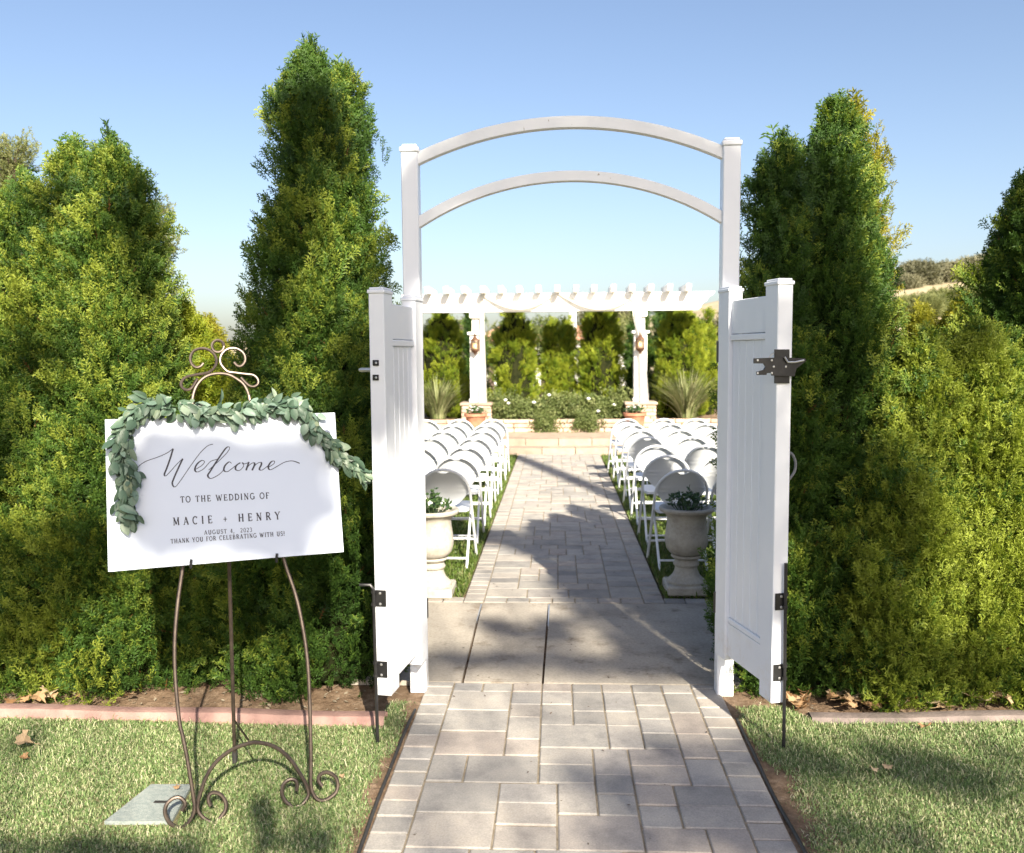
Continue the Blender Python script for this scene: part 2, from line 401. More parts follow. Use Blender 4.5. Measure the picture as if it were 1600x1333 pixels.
def cluster_mesh(name, mat, seed, n=16, lw=.42, ll=.75, spread=.7):
    """a loose bunch of broad leaves about 1 unit across"""
    r = random.Random(seed); V = []; F = []; T = []
    for i in range(n):
        c = Vector((r.gauss(0, spread*.4), r.gauss(0, spread*.4), r.gauss(0, spread*.35)))
        q = Euler((r.uniform(-.9, .9), r.uniform(-.9, .9), r.uniform(0, 6.28))).to_matrix()
        n0 = len(V); L = ll*r.uniform(.5, .8)*.6; w = lw*r.uniform(.5, .8)*.6
        for x, y, z in ((0, 0, 0), (.35*L, .5*w, .06*L), (.75*L, .38*w, 0), (L, 0, -.12*L), (.75*L, -.38*w, 0), (.35*L, -.5*w, .06*L)):
            V.append(tuple(c+q @ Vector((x, y, z)))); T.append(r.random()*.2+x/L*.5)
        F.extend([(n0, n0+1, n0+2, n0+3), (n0, n0+3, n0+4, n0+5)])
    me = bpy.data.meshes.new(name); me.from_pydata(V, [], F); me.materials.append(mat)
    at_ = me.attributes.new('tip', 'FLOAT', 'POINT'); at_.data.foreach_set('value', T)
    return bpy.data.objects.new(name, me)
def scatter_group(name, sources):
    ng = bpy.data.node_groups.new(name, 'GeometryNodeTree')
    ng.interface.new_socket('Geometry', in_out='INPUT', socket_type='NodeSocketGeometry')
    ng.interface.new_socket('Geometry', in_out='OUTPUT', socket_type='NodeSocketGeometry')
    N = ng.nodes; L = ng.links
    gi = N.new('NodeGroupInput'); go = N.new('NodeGroupOutput'); jn = N.new('GeometryNodeJoinGeometry')
    for s in sources:
        oi = N.new('GeometryNodeObjectInfo'); oi.inputs['Object'].default_value = s
        g2 = N.new('GeometryNodeGeometryToInstance'); L.new(oi.outputs['Geometry'], g2.inputs[0]); L.new(g2.outputs[0], jn.inputs[0])
    ip = N.new('GeometryNodeInstanceOnPoints'); ip.inputs['Pick Instance'].default_value = True
    def attr(nm, ty):
        a = N.new('GeometryNodeInputNamedAttribute'); a.data_type = ty; a.inputs['Name'].default_value = nm
        return [o for o in a.outputs if o.enabled and o.name == 'Attribute'][0]
    L.new(gi.outputs[0], ip.inputs['Points']); L.new(jn.outputs[0], ip.inputs['Instance'])
    L.new(attr('var', 'INT'), ip.inputs['Instance Index'])
    L.new(attr('rot', 'FLOAT_VECTOR'), ip.inputs['Rotation'])
    L.new(attr('scl', 'FLOAT'), ip.inputs['Scale'])
    L.new(ip.outputs[0], go.inputs[0])
    return ng
SC = {}
for key, mat in (('dark', F_DARK), ('lite', F_LITE), ('gold', F_GOLD)):
    SC[key] = scatter_group('sprays_'+key, [spray_mesh('spray', mat, k+1) for k in range(3)])
SC['oak'] = scatter_group('leaves_oak', [cluster_mesh('leaf_cluster', F_OAK, k+5) for k in range(3)])
SC['rose'] = scatter_group('leaves_rose', [cluster_mesh('leaf_cluster', F_ROSE, k+9) for k in range(3)])
SC['pale'] = scatter_group('sprays_pale', [spray_mesh('spray', F_PALE, k+21, .7) for k in range(3)])
def scatter_obj(name, parent, pts, dirs, scl, tint, key, tan_rand=1.0):
    """pts/dirs in the parent's own space. One spray per point, pointing along dirs."""
    n = len(pts)
    me = bpy.data.meshes.new(name); me.vertices.add(n)
    me.vertices.foreach_set('co', np.asarray(pts, np.float32).ravel())
    d = np.asarray(dirs, float); d /= np.linalg.norm(d, axis=1)[:, None]
    rv = rng.normal(size=(n, 3)); rv[:, 2] *= .35
    z = rv-d*(rv*d).sum(1)[:, None]; z /= np.linalg.norm(z, axis=1)[:, None]
    y = np.cross(z, d)
    # euler XYZ from matrix with columns d, y, z
    ry = np.arcsin(np.clip(-d[:, 2], -1, 1)); rx = np.arctan2(y[:, 2], z[:, 2]); rz = np.arctan2(d[:, 1], d[:, 0])
    rot = np.stack([rx, ry, rz], 1).astype(np.float32)
    me.attributes.new('rot', 'FLOAT_VECTOR', 'POINT').data.foreach_set('vector', rot.ravel())
    me.attributes.new('scl', 'FLOAT', 'POINT').data.foreach_set('value', np.asarray(scl, np.float32))
    me.attributes.new('tint', 'FLOAT', 'POINT').data.foreach_set('value', np.asarray(tint, np.float32))
    me.attributes.new('var', 'INT', 'POINT').data.foreach_set('value', rng.integers(0, 3, n).astype(np.int32))
    o = link(name, me, parent)
    md = o.modifiers.new('scatter', 'NODES'); md.node_group = SC[key]; o['kind'] = 'stuff'
    return o
def conifer(loc, leaders, label, n, key='dark', group=None, size=.066, tint=(.15, .8), clump=64, shape=.70, brown=.02, bulge=.24, spikes=14, topflat=0.0, name='arborvitae_tree', trunk=True, cspread=.088, plume=1.0, core=.66, xmin=-99, xmax=99):
    """leaders: (dx, dy, height, radius) upright cones growing from one base"""
    t = thing(name, loc, label, 'tree', group)
    seed = random.random()*50
    def rad(L, z):
        u = np.clip(z/L[2], 0, 1)
        if topflat: prof = np.minimum(1, ((1-u)/topflat).clip(0, 1)**.5)
        else: prof = (1-u)**shape
        return L[3]*prof*np.minimum(1, .97+u*1.0)
    P = []; D = []; S = []; T = []
    area = [L[2]*L[3] for L in leaders]; tot = sum(area)
    nc = n//clump
    for li, L in enumerate(leaders):
        m = int(nc*area[li]/tot)
        zz = rng.random(m*4)*L[2]; acc = rng.random(m*4) < (rad(L, zz)/L[3]+.16); zz = zz[acc][:m]; m = len(zz)
        th = rng.random(m)*2*PI
        bump_ = np.sin(th*3+zz*2.1+seed)*.45+np.sin(th*5-zz*3.7+seed*2)*.3+np.sin(zz*7+th*2+seed)*.3
        cr = rad(L, zz)*(1+bulge*bump_)*(.88+.16*rng.random(m))
        cx, cy = L[0]+cr*np.cos(th), L[1]+cr*np.sin(th)
        keep = np.ones(m, bool)
        for lj, K in enumerate(leaders):
            if lj != li:
                dd = np.hypot(cx-K[0], cy-K[1]); keep &= ~((dd < rad(K, zz)*.75) & (zz < K[2]))
        for cxi, cyi, zi, ti, bi in zip(cx[keep], cy[keep], zz[keep], th[keep], bump_[keep]):
            k = clump
            up = rng.uniform(1.3, 4.0)
            base = np.array([math.cos(ti), math.sin(ti), up]); base /= np.linalg.norm(base)
            off = np.clip(rng.normal(size=(k, 3)), -1.7, 1.7); prot = rng.uniform(-.13, .05)
            ax = base[None]*1.25+off*.34+rng.normal(size=(k, 3))*.22
            along = rng.random(k)**1.2*.32; wid = np.sin(np.clip(.18+along/.32*.82, 0, 1)*PI)**.8
            pos = np.array([cxi, cyi, zi])[None]+base[None]*(along[:, None]*1.1-.10)*plume+off*cspread*(.25+.75*wid[:, None])*np.array([.62, .62, .7])
            pos[:, :2] -= np.array([math.cos(ti), math.sin(ti)])[None]*(.05-prot)
            pos[:, 2] = np.minimum(pos[:, 2], L[2]+.13-1.6*np.hypot(pos[:, 0]-L[0], pos[:, 1]-L[1])+rng.uniform(-.05, .03, k))
            P.append(pos); D.append(ax); S.append(size*rng.uniform(.7, 1.35, k))
            tm = (tint[0]+tint[1])/2; ct = tm+(rng.uniform(*tint)-tm)*.55+.16*bi
            tt = ct+rng.normal(size=k)*.1+(along-.12)*1.3+prot*1.6
            tt = np.clip(tt, .14, 1.0)
            tt[rng.random(k) < brown] = .02
            T.append(tt)
        k = spikes*2                     # thin upright shoots at the tip
        if k:
            dz = rng.uniform(0, .5, k)**1.3; q = (.015+dz*.42)*np.sqrt(rng.random(k)); aa = rng.uniform(0, 2*PI, k)
            pos = np.stack([L[0]+q*np.cos(aa), L[1]+q*np.sin(aa), L[2]+.06-dz], 1)
            P.append(pos); D.append(np.stack([rng.normal(size=k)*.22, rng.normal(size=k)*.22, np.ones(k)], 1)); S.append(size*rng.uniform(1.1, 2.2, k)); T.append(rng.uniform(.2, .7, k))
    P = np.concatenate(P); D = np.concatenate(D); S = np.concatenate(S); T = np.concatenate(T)
    P[:, 2] = np.maximum(P[:, 2], .0)
    wx = P[:, 0]+loc[0]; soft = rng.random(len(P))**3*.10
    ok = (P[:, 2] > 1.95) | ((wx < xmax+soft) & (wx > xmin-soft))
    P, D, S, T = P[ok], D[ok], S[ok], T[ok]
    scatter_obj('crown', t, P, D, S, T, key)
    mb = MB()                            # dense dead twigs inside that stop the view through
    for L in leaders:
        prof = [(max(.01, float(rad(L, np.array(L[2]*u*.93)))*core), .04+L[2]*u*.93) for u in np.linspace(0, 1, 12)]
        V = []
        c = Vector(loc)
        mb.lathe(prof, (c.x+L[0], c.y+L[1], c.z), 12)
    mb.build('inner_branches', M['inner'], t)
    if trunk:
        tb = MB(); c = Vector(loc)
        for L in leaders:
            tb.tube([c+Vector((L[0]*.3, L[1]*.3, -.03)), c+Vector((L[0]*.8, L[1]*.8, .4)), c+Vector((L[0], L[1], L[2]*.8))], [.06, .045, .015], 7)
        tb.build('trunk', M['bark'], t, True)
    return t
def broad_tree(loc, H, R, label, n, key='oak', size=.5, group=None, trunk_h=.35, squash=.8, name='broadleaf_tree', blobs=14, tint=(.15, .9), seed=None):
    t = thing(name, loc, label, 'tree', group); c0 = Vector(loc)
    rr = np.random.default_rng(seed if seed is not None else int(rng.integers(1e6)))
    P = []; D = []; T = []
    cz = H-R*squash
    mb = MB(); top = c0+Vector((0, 0, H*trunk_h))
    mb.tube([c0+Vector((0, 0, -.2)), c0+Vector((.02*R, 0, H*trunk_h*.5)), top], [R*.10, R*.075, R*.06], 8)
    for b in range(blobs):
        v = rr.normal(size=3); v /= np.linalg.norm(v); v[2] = v[2]*squash
        bc = np.array([0, 0, cz])+v*R*rr.uniform(.45, .72); br = R*rr.uniform(.28, .45)
        bc[2] = max(bc[2], H*trunk_h)
        m = n//blobs
        q = rr.normal(size=(m, 3)); q /= np.linalg.norm(q, axis=1)[:, None]
        P.append(bc+q*br*(rr.random((m, 1))**.35)*np.array([1, 1, .8])); D.append(q+np.array([0, 0, .3])); T.append(np.clip(rr.uniform(*tint)+rr.normal(size=m)*.12, .12, 1))
        e = c0+Vector(bc); mid = (top+e)/2+Vector((0, 0, -.05*R))
        mb.tube([top, mid, e], [R*.045, R*.028, R*.01], 6)
    mb.build('trunk', M['bark'], t, True)
    P = np.concatenate(P); D = np.concatenate(D); T = np.concatenate(T)
    scatter_obj('crown', t, P, D, size*rr.uniform(.7, 1.3, len(P)), T, key)
    return t

# ================================================================== setting
g_ = MB(); g_.add([(-600, -200, -.035), (600, -200, -.035), (600, 1200, -.035), (-600, 1200, -.035)], [(0, 1, 2, 3)])
tag(g_.build('ground', M['ground']), 'bare dry ground under the whole garden', kind='structure')
g_ = MB(); g_.add([(-9, 3.7, -.028), (9, 3.7, -.028), (9, 6.1, -.028), (-9, 6.1, -.028)], [(0, 1, 2, 3)])
tag(g_.build('hedge_bed', M['soil']), 'bare brown soil under the near hedge', kind='structure')

XL, XR = -.675, .822            # entry path edges
def sheet(name, poly, z, mat, label):
    m = MB(); m.add([(x, y, z) for x, y in poly], [tuple(range(len(poly)))])
    return tag(m.build(name, mat), label, kind='structure')
sheet('soil_strip', [(XL-.11, 1.2), (XR+.18, 1.2), (XR+.16, 4.3), (XL-.07, 4.3)], -.008, M['soil'], 'bare soil strip along both sides of the entry path')

# --- pavers
CELL = .0757; JOINT = .0065
paver_cache = {}
def paver_mesh(w, d):
    k = (round(w, 4), round(d, 4))
    if k not in paver_cache:
        mb = MB(); mb.box((0, 0, -.03), (w, d, .06), None, .0045)
        paver_cache[k] = mb.mesh('paver', M['paver'])
    return paver_cache[k]
def pack(cols, rows, r):
    """random three-size stone pattern on a cell grid: list of (c, r, w, h)"""
    grid = [[False]*cols for _ in range(rows)]; out = []; seams = [set() for _ in range(rows)]
    def fits(c, q, w, h):
        return c+w <= cols and q+h <= rows and not any(grid[q+j][c+i] for j in range(h) for i in range(w))
    for q in range(rows):
        c = 0
        while c < cols:
            if grid[q][c]: c += 1; continue
            run = 0
            while c+run < cols and not grid[q][c+run]: run += 1
            opts = [(4, 3, 7), (3, 2, 1.5), (2, 3, 2.5), (2, 2, 3)]
            o2 = [(w, h, wt) for w, h, wt in opts if fits(c, q, w, h) and (run-w) not in (1,) and rows-(q+h) != 1]
            if not o2: o2 = [(w, h, 1) for w, h in ((run, 2), (run, 1), (2, 1), (1, 2), (1, 1)) if run <= 4 and fits(c, q, w, h)] or [(1, 1, 1)]
            w, h, _ = r.choices(o2, [o[2]*(.15 if (q > 0 and (c+w_ in seams[q-1])) else 1) for w_, h_2, _2 in o2 for o in [(w_, h_2, _2)]])[0]
            for j in range(h): seams[q+j].add(c+w)
            for j in range(h):
                for i in range(w): grid[q+j][c+i] = True
            out.append((c, q, w, h)); c += w
    return out
def paved(name, label, xl, xr, y0, y1, seed, limit_y=None, header=0, border_len=.1135, border_w=.142):
    r = random.Random(seed)
    base = MB(); base.box(((xl+xr)/2, (y0+y1)/2, -.042), (xr-xl-.006, y1-y0-.004, .075))
    root = tag(base.build(name, M['sand']), label, kind='structure')
    org = root.location; many = MB(); count = 0
    def put(cx, cy_, w, d):
        nonlocal count
        w -= JOINT*r.uniform(.8, 1.25); d -= JOINT*r.uniform(.8, 1.25)
        dz = r.uniform(-.0025, .0025)
        if limit_y is None or (cy_ < limit_y and count < 296):
            w = round(w/.0015)*.0015; d = round(d/.0015)*.0015
            o = link('paver', paver_mesh(w, d), root, Vector((cx, cy_, .0015+dz))-org)
            o.rotation_euler = (r.uniform(-.006, .006), r.uniform(-.006, .006), r.uniform(-.006, .006)); count += 1
        else:
            many.box((cx, cy_, -.0285+dz), (w, d, .06), None, .0045)
    for sx, x0 in ((0, xl), (1, xr-border_w)):
        y = y0+r.uniform(-.05, 0)
        while y < y1:
            l = border_len*r.choice((1, 1, 1, 1.0)); a, b = max(y, y0), min(y+l, y1)
            if b-a > .03: put(x0+border_w/2, (a+b)/2, border_w, b-a)
            y += l
    fx0, fx1 = xl+border_w, xr-border_w
    if header:
        hn = round((fx1-fx0)/.155); hw = (fx1-fx0)/hn
        hy = y1-.057 if header > 0 else y0+.057
        for k in range(hn): put(fx0+(k+.5)*hw, hy, hw, .114)
        if header > 0: y1 -= .114
        else: y0 += .114
    cols = round((fx1-fx0)/CELL); cw = (fx1-fx0)/cols; rows = int((y1-y0)/CELL); ch = (y1-y0)/rows
    best = None
    for trial in range(80):              # keep the layout with the fewest long straight joints
        lay = pack(cols, rows, random.Random(seed*100+trial)); sc = 0
        for e in range(1, cols):
            run = 0; marks = [0]*(rows+1)
            for c, q, w, h in lay:
                if c+w == e:
                    for j in range(h): marks[q+j] = 1
            for m_ in marks:
                run = run+1 if m_ else 0
                sc += max(0, run-3)**2
        sc += 40*sum(1 for l in lay if min(l[2], l[3]) < 2)
        if best is None or sc < best[0]: best = (sc, lay)
    for c, q, w, h in sorted(best[1], key=lambda s_: s_[1]):
        put(fx0+(c+w/2)*cw, y0+(q+h/2)*ch, w*cw, h*ch)
    if many.v:
        o = many.build('paver', M['paver_many'], root); o['kind'] = 'stuff'
    return root
SLAB0, SLAB1 = 4.36, 5.80
paved('entry_path', 'tan and grey stone paver path leading up to the gate', XL, XR, 1.6, SLAB0-.01, 3, None, 1)
paved('aisle_path', 'stone paver aisle running between the two blocks of chairs', -.648, .738, SLAB1+.01, 14.62, 5, 8.6, -1)
# extra border row under the urns
for sx in (-1, 1):
    for k in range(5):
        x = (-.648-.07-.145*k) if sx < 0 else (.738+.07+.145*k)
        o = link('paver', paver_mesh(.138, .111), bpy.data.objects['aisle_path'], Vector((x, SLAB1+.07, .0015))-bpy.data.objects['aisle_path'].location)

# --- concrete slab in three pours with open joints
j1a, j1b = gp(722, 1068), gp(752, 945); j2a, j2b = gp(848, 1068), gp(858, 945)
slab = MB(); slab.box((.05, (SLAB0+SLAB1)/2, -.06), (2.3, SLAB1-SLAB0-.004, .07)); 
slab_root = tag(slab.build('concrete_slab', M['soil']), 'worn concrete strip crossing under the gate opening', kind='structure')
def slab_piece(xa0, xb0, xa1, xb1):
    m = MB(); z0, z1 = -.05, 0.0
    P = [Vector((xa0, SLAB0+.002, z0)), Vector((xb0, SLAB0+.002, z0)), Vector((xb1, SLAB1-.002, z0)), Vector((xa1, SLAB1-.002, z0))]
    m.prism(P, (0, 0, z1-z0)); m.build('slab_section', M['concrete'], slab_root)
slab_piece(-1.1, j1a.x-.007, -1.1, j1b.x-.008); slab_piece(j1a.x+.007, j2a.x-.006, j1b.x+.006, j2b.x-.009); slab_piece(j2a.x+.006, 1.2, j2b.x+.006, 1.2)
jm = MB(); jm.prism([Vector((j2b.x-.005, SLAB1-.5, -.02)), Vector((j2b.x+.004, SLAB1-.5, -.02)), Vector((j2b.x+.004, SLAB1-.02, -.02)), Vector((j2b.x-.006, SLAB1-.02, -.02))], (0, 0, .018))
jm.prism([Vector((j1b.x-.006, SLAB1-.4, -.02)), Vector((j1b.x+.003, SLAB1-.4, -.02)), Vector((j1b.x+.004, SLAB1-.02, -.02)), Vector((j1b.x-.006, SLAB1-.02, -.02))], (0, 0, .018))
jm.build('joint_strip', M['zinc'], slab_root)['kind'] = 'stuff'

# --- plastic edging along the entry path
for sx, x in ((-1, XL-.012), (1, XR+.012)):
    m = MB(); pts = [(x+.004*math.sin(y*5), y, 0) for y in np.linspace(1.7, 3.95 if sx > 0 else 4.0, 20)]
    m.tube([(a, b, .002+.006*math.sin(b*9+sx)) for a, b, c in pts], .007, 6)
    m.build('edging_strip', M['rubber'], bpy.data.objects['entry_path'], True)

# --- curbs along the hedge bed
def curb(name, mat, x0, x1, yf, label, zo=0):
    m = MB()
    prof = [(-.05, -.04), (-.05, .02), (-.03, .045), (.02, .05), (.045, .035), (.05, -.04)]
    xs = np.linspace(x0, x1, 24)
    V = []; F = []
    for x in xs:
        for a, b in prof: V.append((x, yf(x)+a, b+zo+.004*math.sin(x*7)))
    k = len(prof)
    for i in range(len(xs)-1):
        for j in range(k-1): F.append((i*k+j, (i+1)*k+j, (i+1)*k+j+1, i*k+j+1))
    m.add(V, F); return tag(m.build(name, mat, None, True), label, kind='structure')
curb('garden_curb', M['curb'], -6.5, -.80, lambda x: 3.90-.035*(x+2.6)/2, 'low red concrete curb between the left lawn and the hedge', -.014)
curb('garden_curb', M['greycurb'], 1.18, 6.5, lambda x: 3.98+.06*(x-1.2), 'low pinkish grey curb between the right lawn and the hedge', -.040)

# --- lawns
def lawn(name, poly, z, label, mat, n_per, hmin, hmax, w, lean=.5, seed=0, bare=None, patch=None):
    r = np.random.default_rng(seed)
    sheet(name+'_soil', poly, z, M['thatch'], label+' soil')
    xs = [p[0] for p in poly]; ys = [p[1] for p in poly]
    A = (max(xs)-min(xs))*(max(ys)-min(ys)); n = int(A*n_per)
    X = r.uniform(min(xs), max(xs), n); Y = r.uniform(min(ys), max(ys), n)
    ins = np.zeros(n, bool); j = len(poly)-1
    for i in range(len(poly)):
        xi, yi = poly[i]; xj, yj = poly[j]
        c = ((yi > Y) != (yj > Y)) & (X < (xj-xi)*(Y-yi)/(yj-yi+1e-12)+xi); ins ^= c; j = i
    if bare is not None: ins &= ~bare(X, Y, r)
    # keep what the picture can show, with a margin
    dx = X*RT.x+Y*RT.y; df = X*FW.x+Y*FW.y+1.7*.083
    ins &= np.abs(dx/df*FPX) < 1000
    X, Y = X[ins], Y[ins]; n = len(X)
    den = .5+.5*np.sin(X*3.1+Y*2.3)*np.sin(X*1.3-Y*4.1)
    h = r.uniform(hmin, hmax, n)*(.75+.5*den)*np.where(r.random(n) < .05, 1.9, 1); a = r.uniform(0, 2*PI, n); ln = r.uniform(.1, 1, n)*lean*h
    wv = w*r.uniform(.7, 1.3, n)
    ca, sa = np.cos(a), np.sin(a); b = a+r.normal(size=n)*.9
    cb, sb = np.cos(b), np.sin(b)
    V = np.zeros((n, 5, 3))
    V[:, 0] = np.stack([X-sa*wv/2, Y+ca*wv/2, np.full(n, z-.003)], 1); V[:, 1] = np.stack([X+sa*wv/2, Y-ca*wv/2, np.full(n, z-.003)], 1)
    V[:, 2] = np.stack([X+sa*wv*.4+cb*ln*.35, Y-ca*wv*.4+sb*ln*.35, z+h*.6], 1); V[:, 3] = np.stack([X-sa*wv*.4+cb*ln*.35, Y+ca*wv*.4+sb*ln*.35, z+h*.6], 1)
    V[:, 4] = np.stack([X+cb*ln, Y+sb*ln, z+h*(1-.4*np.minimum(ln/h, 1.6))], 1)
    base = np.arange(n)[:, None]*5
    T = np.concatenate([base+np.array([[0, 1, 2]]), base+np.array([[0, 2, 3]]), base+np.array([[3, 2, 4]])])
    me = np_mesh(name, V.reshape(-1, 3), tris=T, mat=mat)
    o = link(name, me); return tag(o, label, 'grass', kind='stuff')
lidc = [gp(163, 1284), gp(236, 1226), gp(300, 1226), gp(268, 1284)]
def bare_l(X, Y, r):
    e = (XL-.02-.055*((3.9-Y).clip(0, 3)/1.5)**.7)+.035*np.sin(Y*9)+.02*np.sin(Y*23)
    out = X > e+r.normal(size=len(X))*.015
    q = [(p.x, p.y) for p in lidc]; c = np.ones(len(X), bool)
    for i in range(4):
        (x0, y0), (x1, y1) = q[i], q[(i+1) % 4]; c &= ((x1-x0)*(Y-y0)-(y1-y0)*(X-x0)) < .004
    out |= c
    return out
def bare_r(X, Y, r):
    e = (XR+.01+.11*((4.0-Y).clip(0, 3)/1.4)**.6)+.03*np.sin(Y*8)+.02*np.sin(Y*19)
    return X < e+r.normal(size=len(X))*.02
lawn('left_lawn', [(-3.6, 1.9), (XL-.03, 1.9), (XL-.03, 4.1), (-.82, 4.1), (-.84, 3.84), (-3.6, 3.9)], -.012, 'short pale green lawn left of the path', M['grass'], 36000, .010, .025, .0036, 1.5, 1, bare_l)
lawn('right_lawn', [(XR+.03, 1.9), (3.8, 1.9), (3.8, 4.06), (1.2, 3.92), (1.1, 4.1), (XR+.03, 4.1)], -.012, 'short grey green lawn right of the path', M['grass'], 32000, .011, .027, .0036, 1.5, 2, bare_r)
lawn('left_seating_lawn', [(-4.2, 5.95), (-.66, 5.95), (-.66, 14.4), (-4.2, 14.4)], -.012, 'green grass under the left block of chairs', M['grass2'], 4200, .03, .06, .009, .9, 3)
lawn('right_seating_lawn', [(.75, 5.95), (4.2, 5.95), (4.2, 14.4), (.75, 14.4)], -.012, 'green grass under the right block of chairs', M['grass2'], 4200, .03, .06, .009, .9, 4)

# valve box lid in the lawn
lid = thing('valve_box_lid', (-1.62, 3.13, -.012), 'grey green plastic utility box lid sunk in the left lawn', 'lid')
m = MB(); m.prism([Vector((p.x, p.y, -.02)) for p in lidc], (0, 0, .022)); m.build('lid_plate', M['lid'], lid)
m = MB(); m.box(tuple((lidc[0]+lidc[1]+lidc[2]+lidc[3])/4+Vector((.02, .0, .0022))), (.05, .018, .003), None, .001); m.build('lift_slot', M['rubber'], lid)

# ================================================================== gate archway
PW = .082
PY = 4.27
gate = thing('gate_archway', (.075, PY, 0), 'tall white garden archway with two curved rails over the open gate', 'archway')
plx, prx = at(644, 400, PY).x, at(1139.5, 400, PY).x
ptop = at(643, 240, PY).z
for x in (plx, prx):
    m = MB(); m.box((x, PY, (ptop-.05)/2), (PW, PW, ptop+.05), None, .004); m.build('post', M['vinyl'], gate)
    m = MB(); m.box((x, PY, ptop+.012), (PW+.012, PW+.012, .024), None, .004)
    m.box((x, PY, ptop+.031), (PW-.006, PW-.006, .014), None, .006); m.build('post_cap', M['vinyl'], gate)
def arch_rail(yend, yapex, th):
    xa, xb = plx+PW/2-.028, prx-PW/2+.028
    ze = at(656, yend, PY).z; za = at(893, yapex, PY).z; c = (xb-xa)/2; h = za-ze
    Rr = (c*c+h*h)/(2*h); cx, cz = (xa+xb)/2, za-Rr; a0 = math.asin(c/Rr)
    m = MB(); V = []; F = []; N = 48
    for i in range(N+1):
        a = -a0+2*a0*i/N
        for rr, yy in ((Rr-th, -.024), (Rr-th, .024), (Rr, .024), (Rr, -.024)):
            V.append((cx+rr*math.sin(a), PY+yy, cz+rr*math.cos(a)))
    for i in range(N):
        for j in range(4): F.append((i*4+j, (i+1)*4+j, (i+1)*4+(j+1) % 4, i*4+(j+1) % 4))
    F += [(0, 1, 2, 3), (N*4+3, N*4+2, N*4+1, N*4)]
    m.add(V, F); m.build('curved_rail', M['arch'], gate)
arch_rail(243, 183, .052); arch_rail(344, 268, .047)

# ------------------------------------------------------------------ gate leaves
def leaf_gate(PN, PH, side, ztop_n, ztop_h, zb_n, zb_h, ptop_, pbot, label):
    """PN, PH: inner-face line at the near and hinge ends (ground points). side = -1 leaf lies left of the line, +1 right."""
    PN = Vector((PN.x, PN.y, 0)); PH = Vector((PH.x, PH.y, 0))
    d = (PH-PN); L = d.length; d.normalize(); n = Vector((d.y, -d.x, 0))*side
    if n.x*side < 0: n = -n
    root = thing('gate_leaf', PN, label, 'gate', 'open gate leaves')
    TH = .068; SW = .108; z = Vector((0, 0, 1))
    MM = Matrix((d, n, z)).transposed()
    def bx(name, s0, s1, t0, t1, z0, z1, mat='vinyl', bev=.003, parent=None):
        m = MB(); c = PN+d*(s0+s1)/2+n*(t0+t1)/2+z*(z0+z1)/2
        m.box(c, (s1-s0, t1-t0, z1-z0), MM, bev); return m.build(name, M[mat], parent or root)
    for s0, s1, zt, zb in ((0, SW, ztop_n, zb_n), (L-SW, L, ztop_h, zb_h)):
        st = bx('stile', s0, s1, 0, TH, zb, zt-.02)
        m = MB()
        for e, z0, z1 in ((.005, zt-.022, zt-.006), (-.002, zt-.006, zt+.004)):
            m.box(PN+d*(s0+s1)/2+n*TH/2+z*(z0+z1)/2, (s1-s0+2*e, TH+2*e, z1-z0), MM, .003)
        m.build('stile_cap', M['vinyl'], root)
    a, b = SW, L-SW
    bx('top_rail', a, b, .014, TH-.014, ptop_-.155, ptop_)
    bx('rail_moulding', a, b, .008, TH-.008, ptop_-.185, ptop_-.158)
    bx('rail_moulding', a, b, .012, TH-.012, pbot+.165, pbot+.19)
    bx('bottom_rail', a, b, .014, TH-.014, pbot, pbot+.162)
    nb = 5; w = (b-a)/nb
    for k in range(nb): bx('board', a+k*w+.0015, a+(k+1)*w-.0015, .021, TH-.021, pbot+.19, ptop_-.185, 'vinyl', .004)
    bx('groove_backing', a, b, .028, TH-.028, pbot+.18, ptop_-.18)
    # hinges to the post
    for zz in (zb_h+.25, ztop_h-.3):
        m = MB(); c = PN+d*(L+.012)+n*(TH*.4)+z*zz; m.box(c, (.03, .05, .10), MM); m.build('hinge', M['black'], root)
    return root, PN, d, n, L, TH, MM
zt_l = at(592, 450, 3.66).z; zh_l = at(650, 465, 4.2).z
LL = leaf_gate(at(606, 800, 3.66), at(665, 800, 4.2), -1, zt_l, zh_l, at(605, 1088, 3.66).z, at(668, 1028, 4.2).z, at(620, 474, 3.77).z, .245, 'left white gate leaf, swung open, with drop rod and small black latch plates')
RL = leaf_gate(at(1210, 800, 3.66), at(1119.5, 800, 4.2), 1, at(1213, 436, 3.66).z, at(1122, 451, 4.2).z, at(1207, 1100, 3.66).z, at(1118, 1020, 4.2).z, at(1193, 462, 3.77).z, .245, 'right white gate leaf, swung open, with large black latch on its edge')
def plate(G, pxc, pyc, wpx, hpx, parent_name, fwd=.006, bolts=True, sides=1, shift=0):
    root, PN, d, n, L, TH, MM = G
    c = onplane(pxc, pyc, PN-d*.004, d); w = wpx*3.66/1350; h = hpx*3.66/1350
    m = MB(); m.box(c, (.006, w, h), MM, .0015); p = m.build(parent_name, M['black'], root)
    if bolts:
        for dz in (-.32, .32):
            m = MB(); m.box(c-d*.005+Vector((0, 0, dz*h))+n*shift*w, (.006, .011, .011), MM, .003); m.build('bolt', M['zinc'], p)
    return p
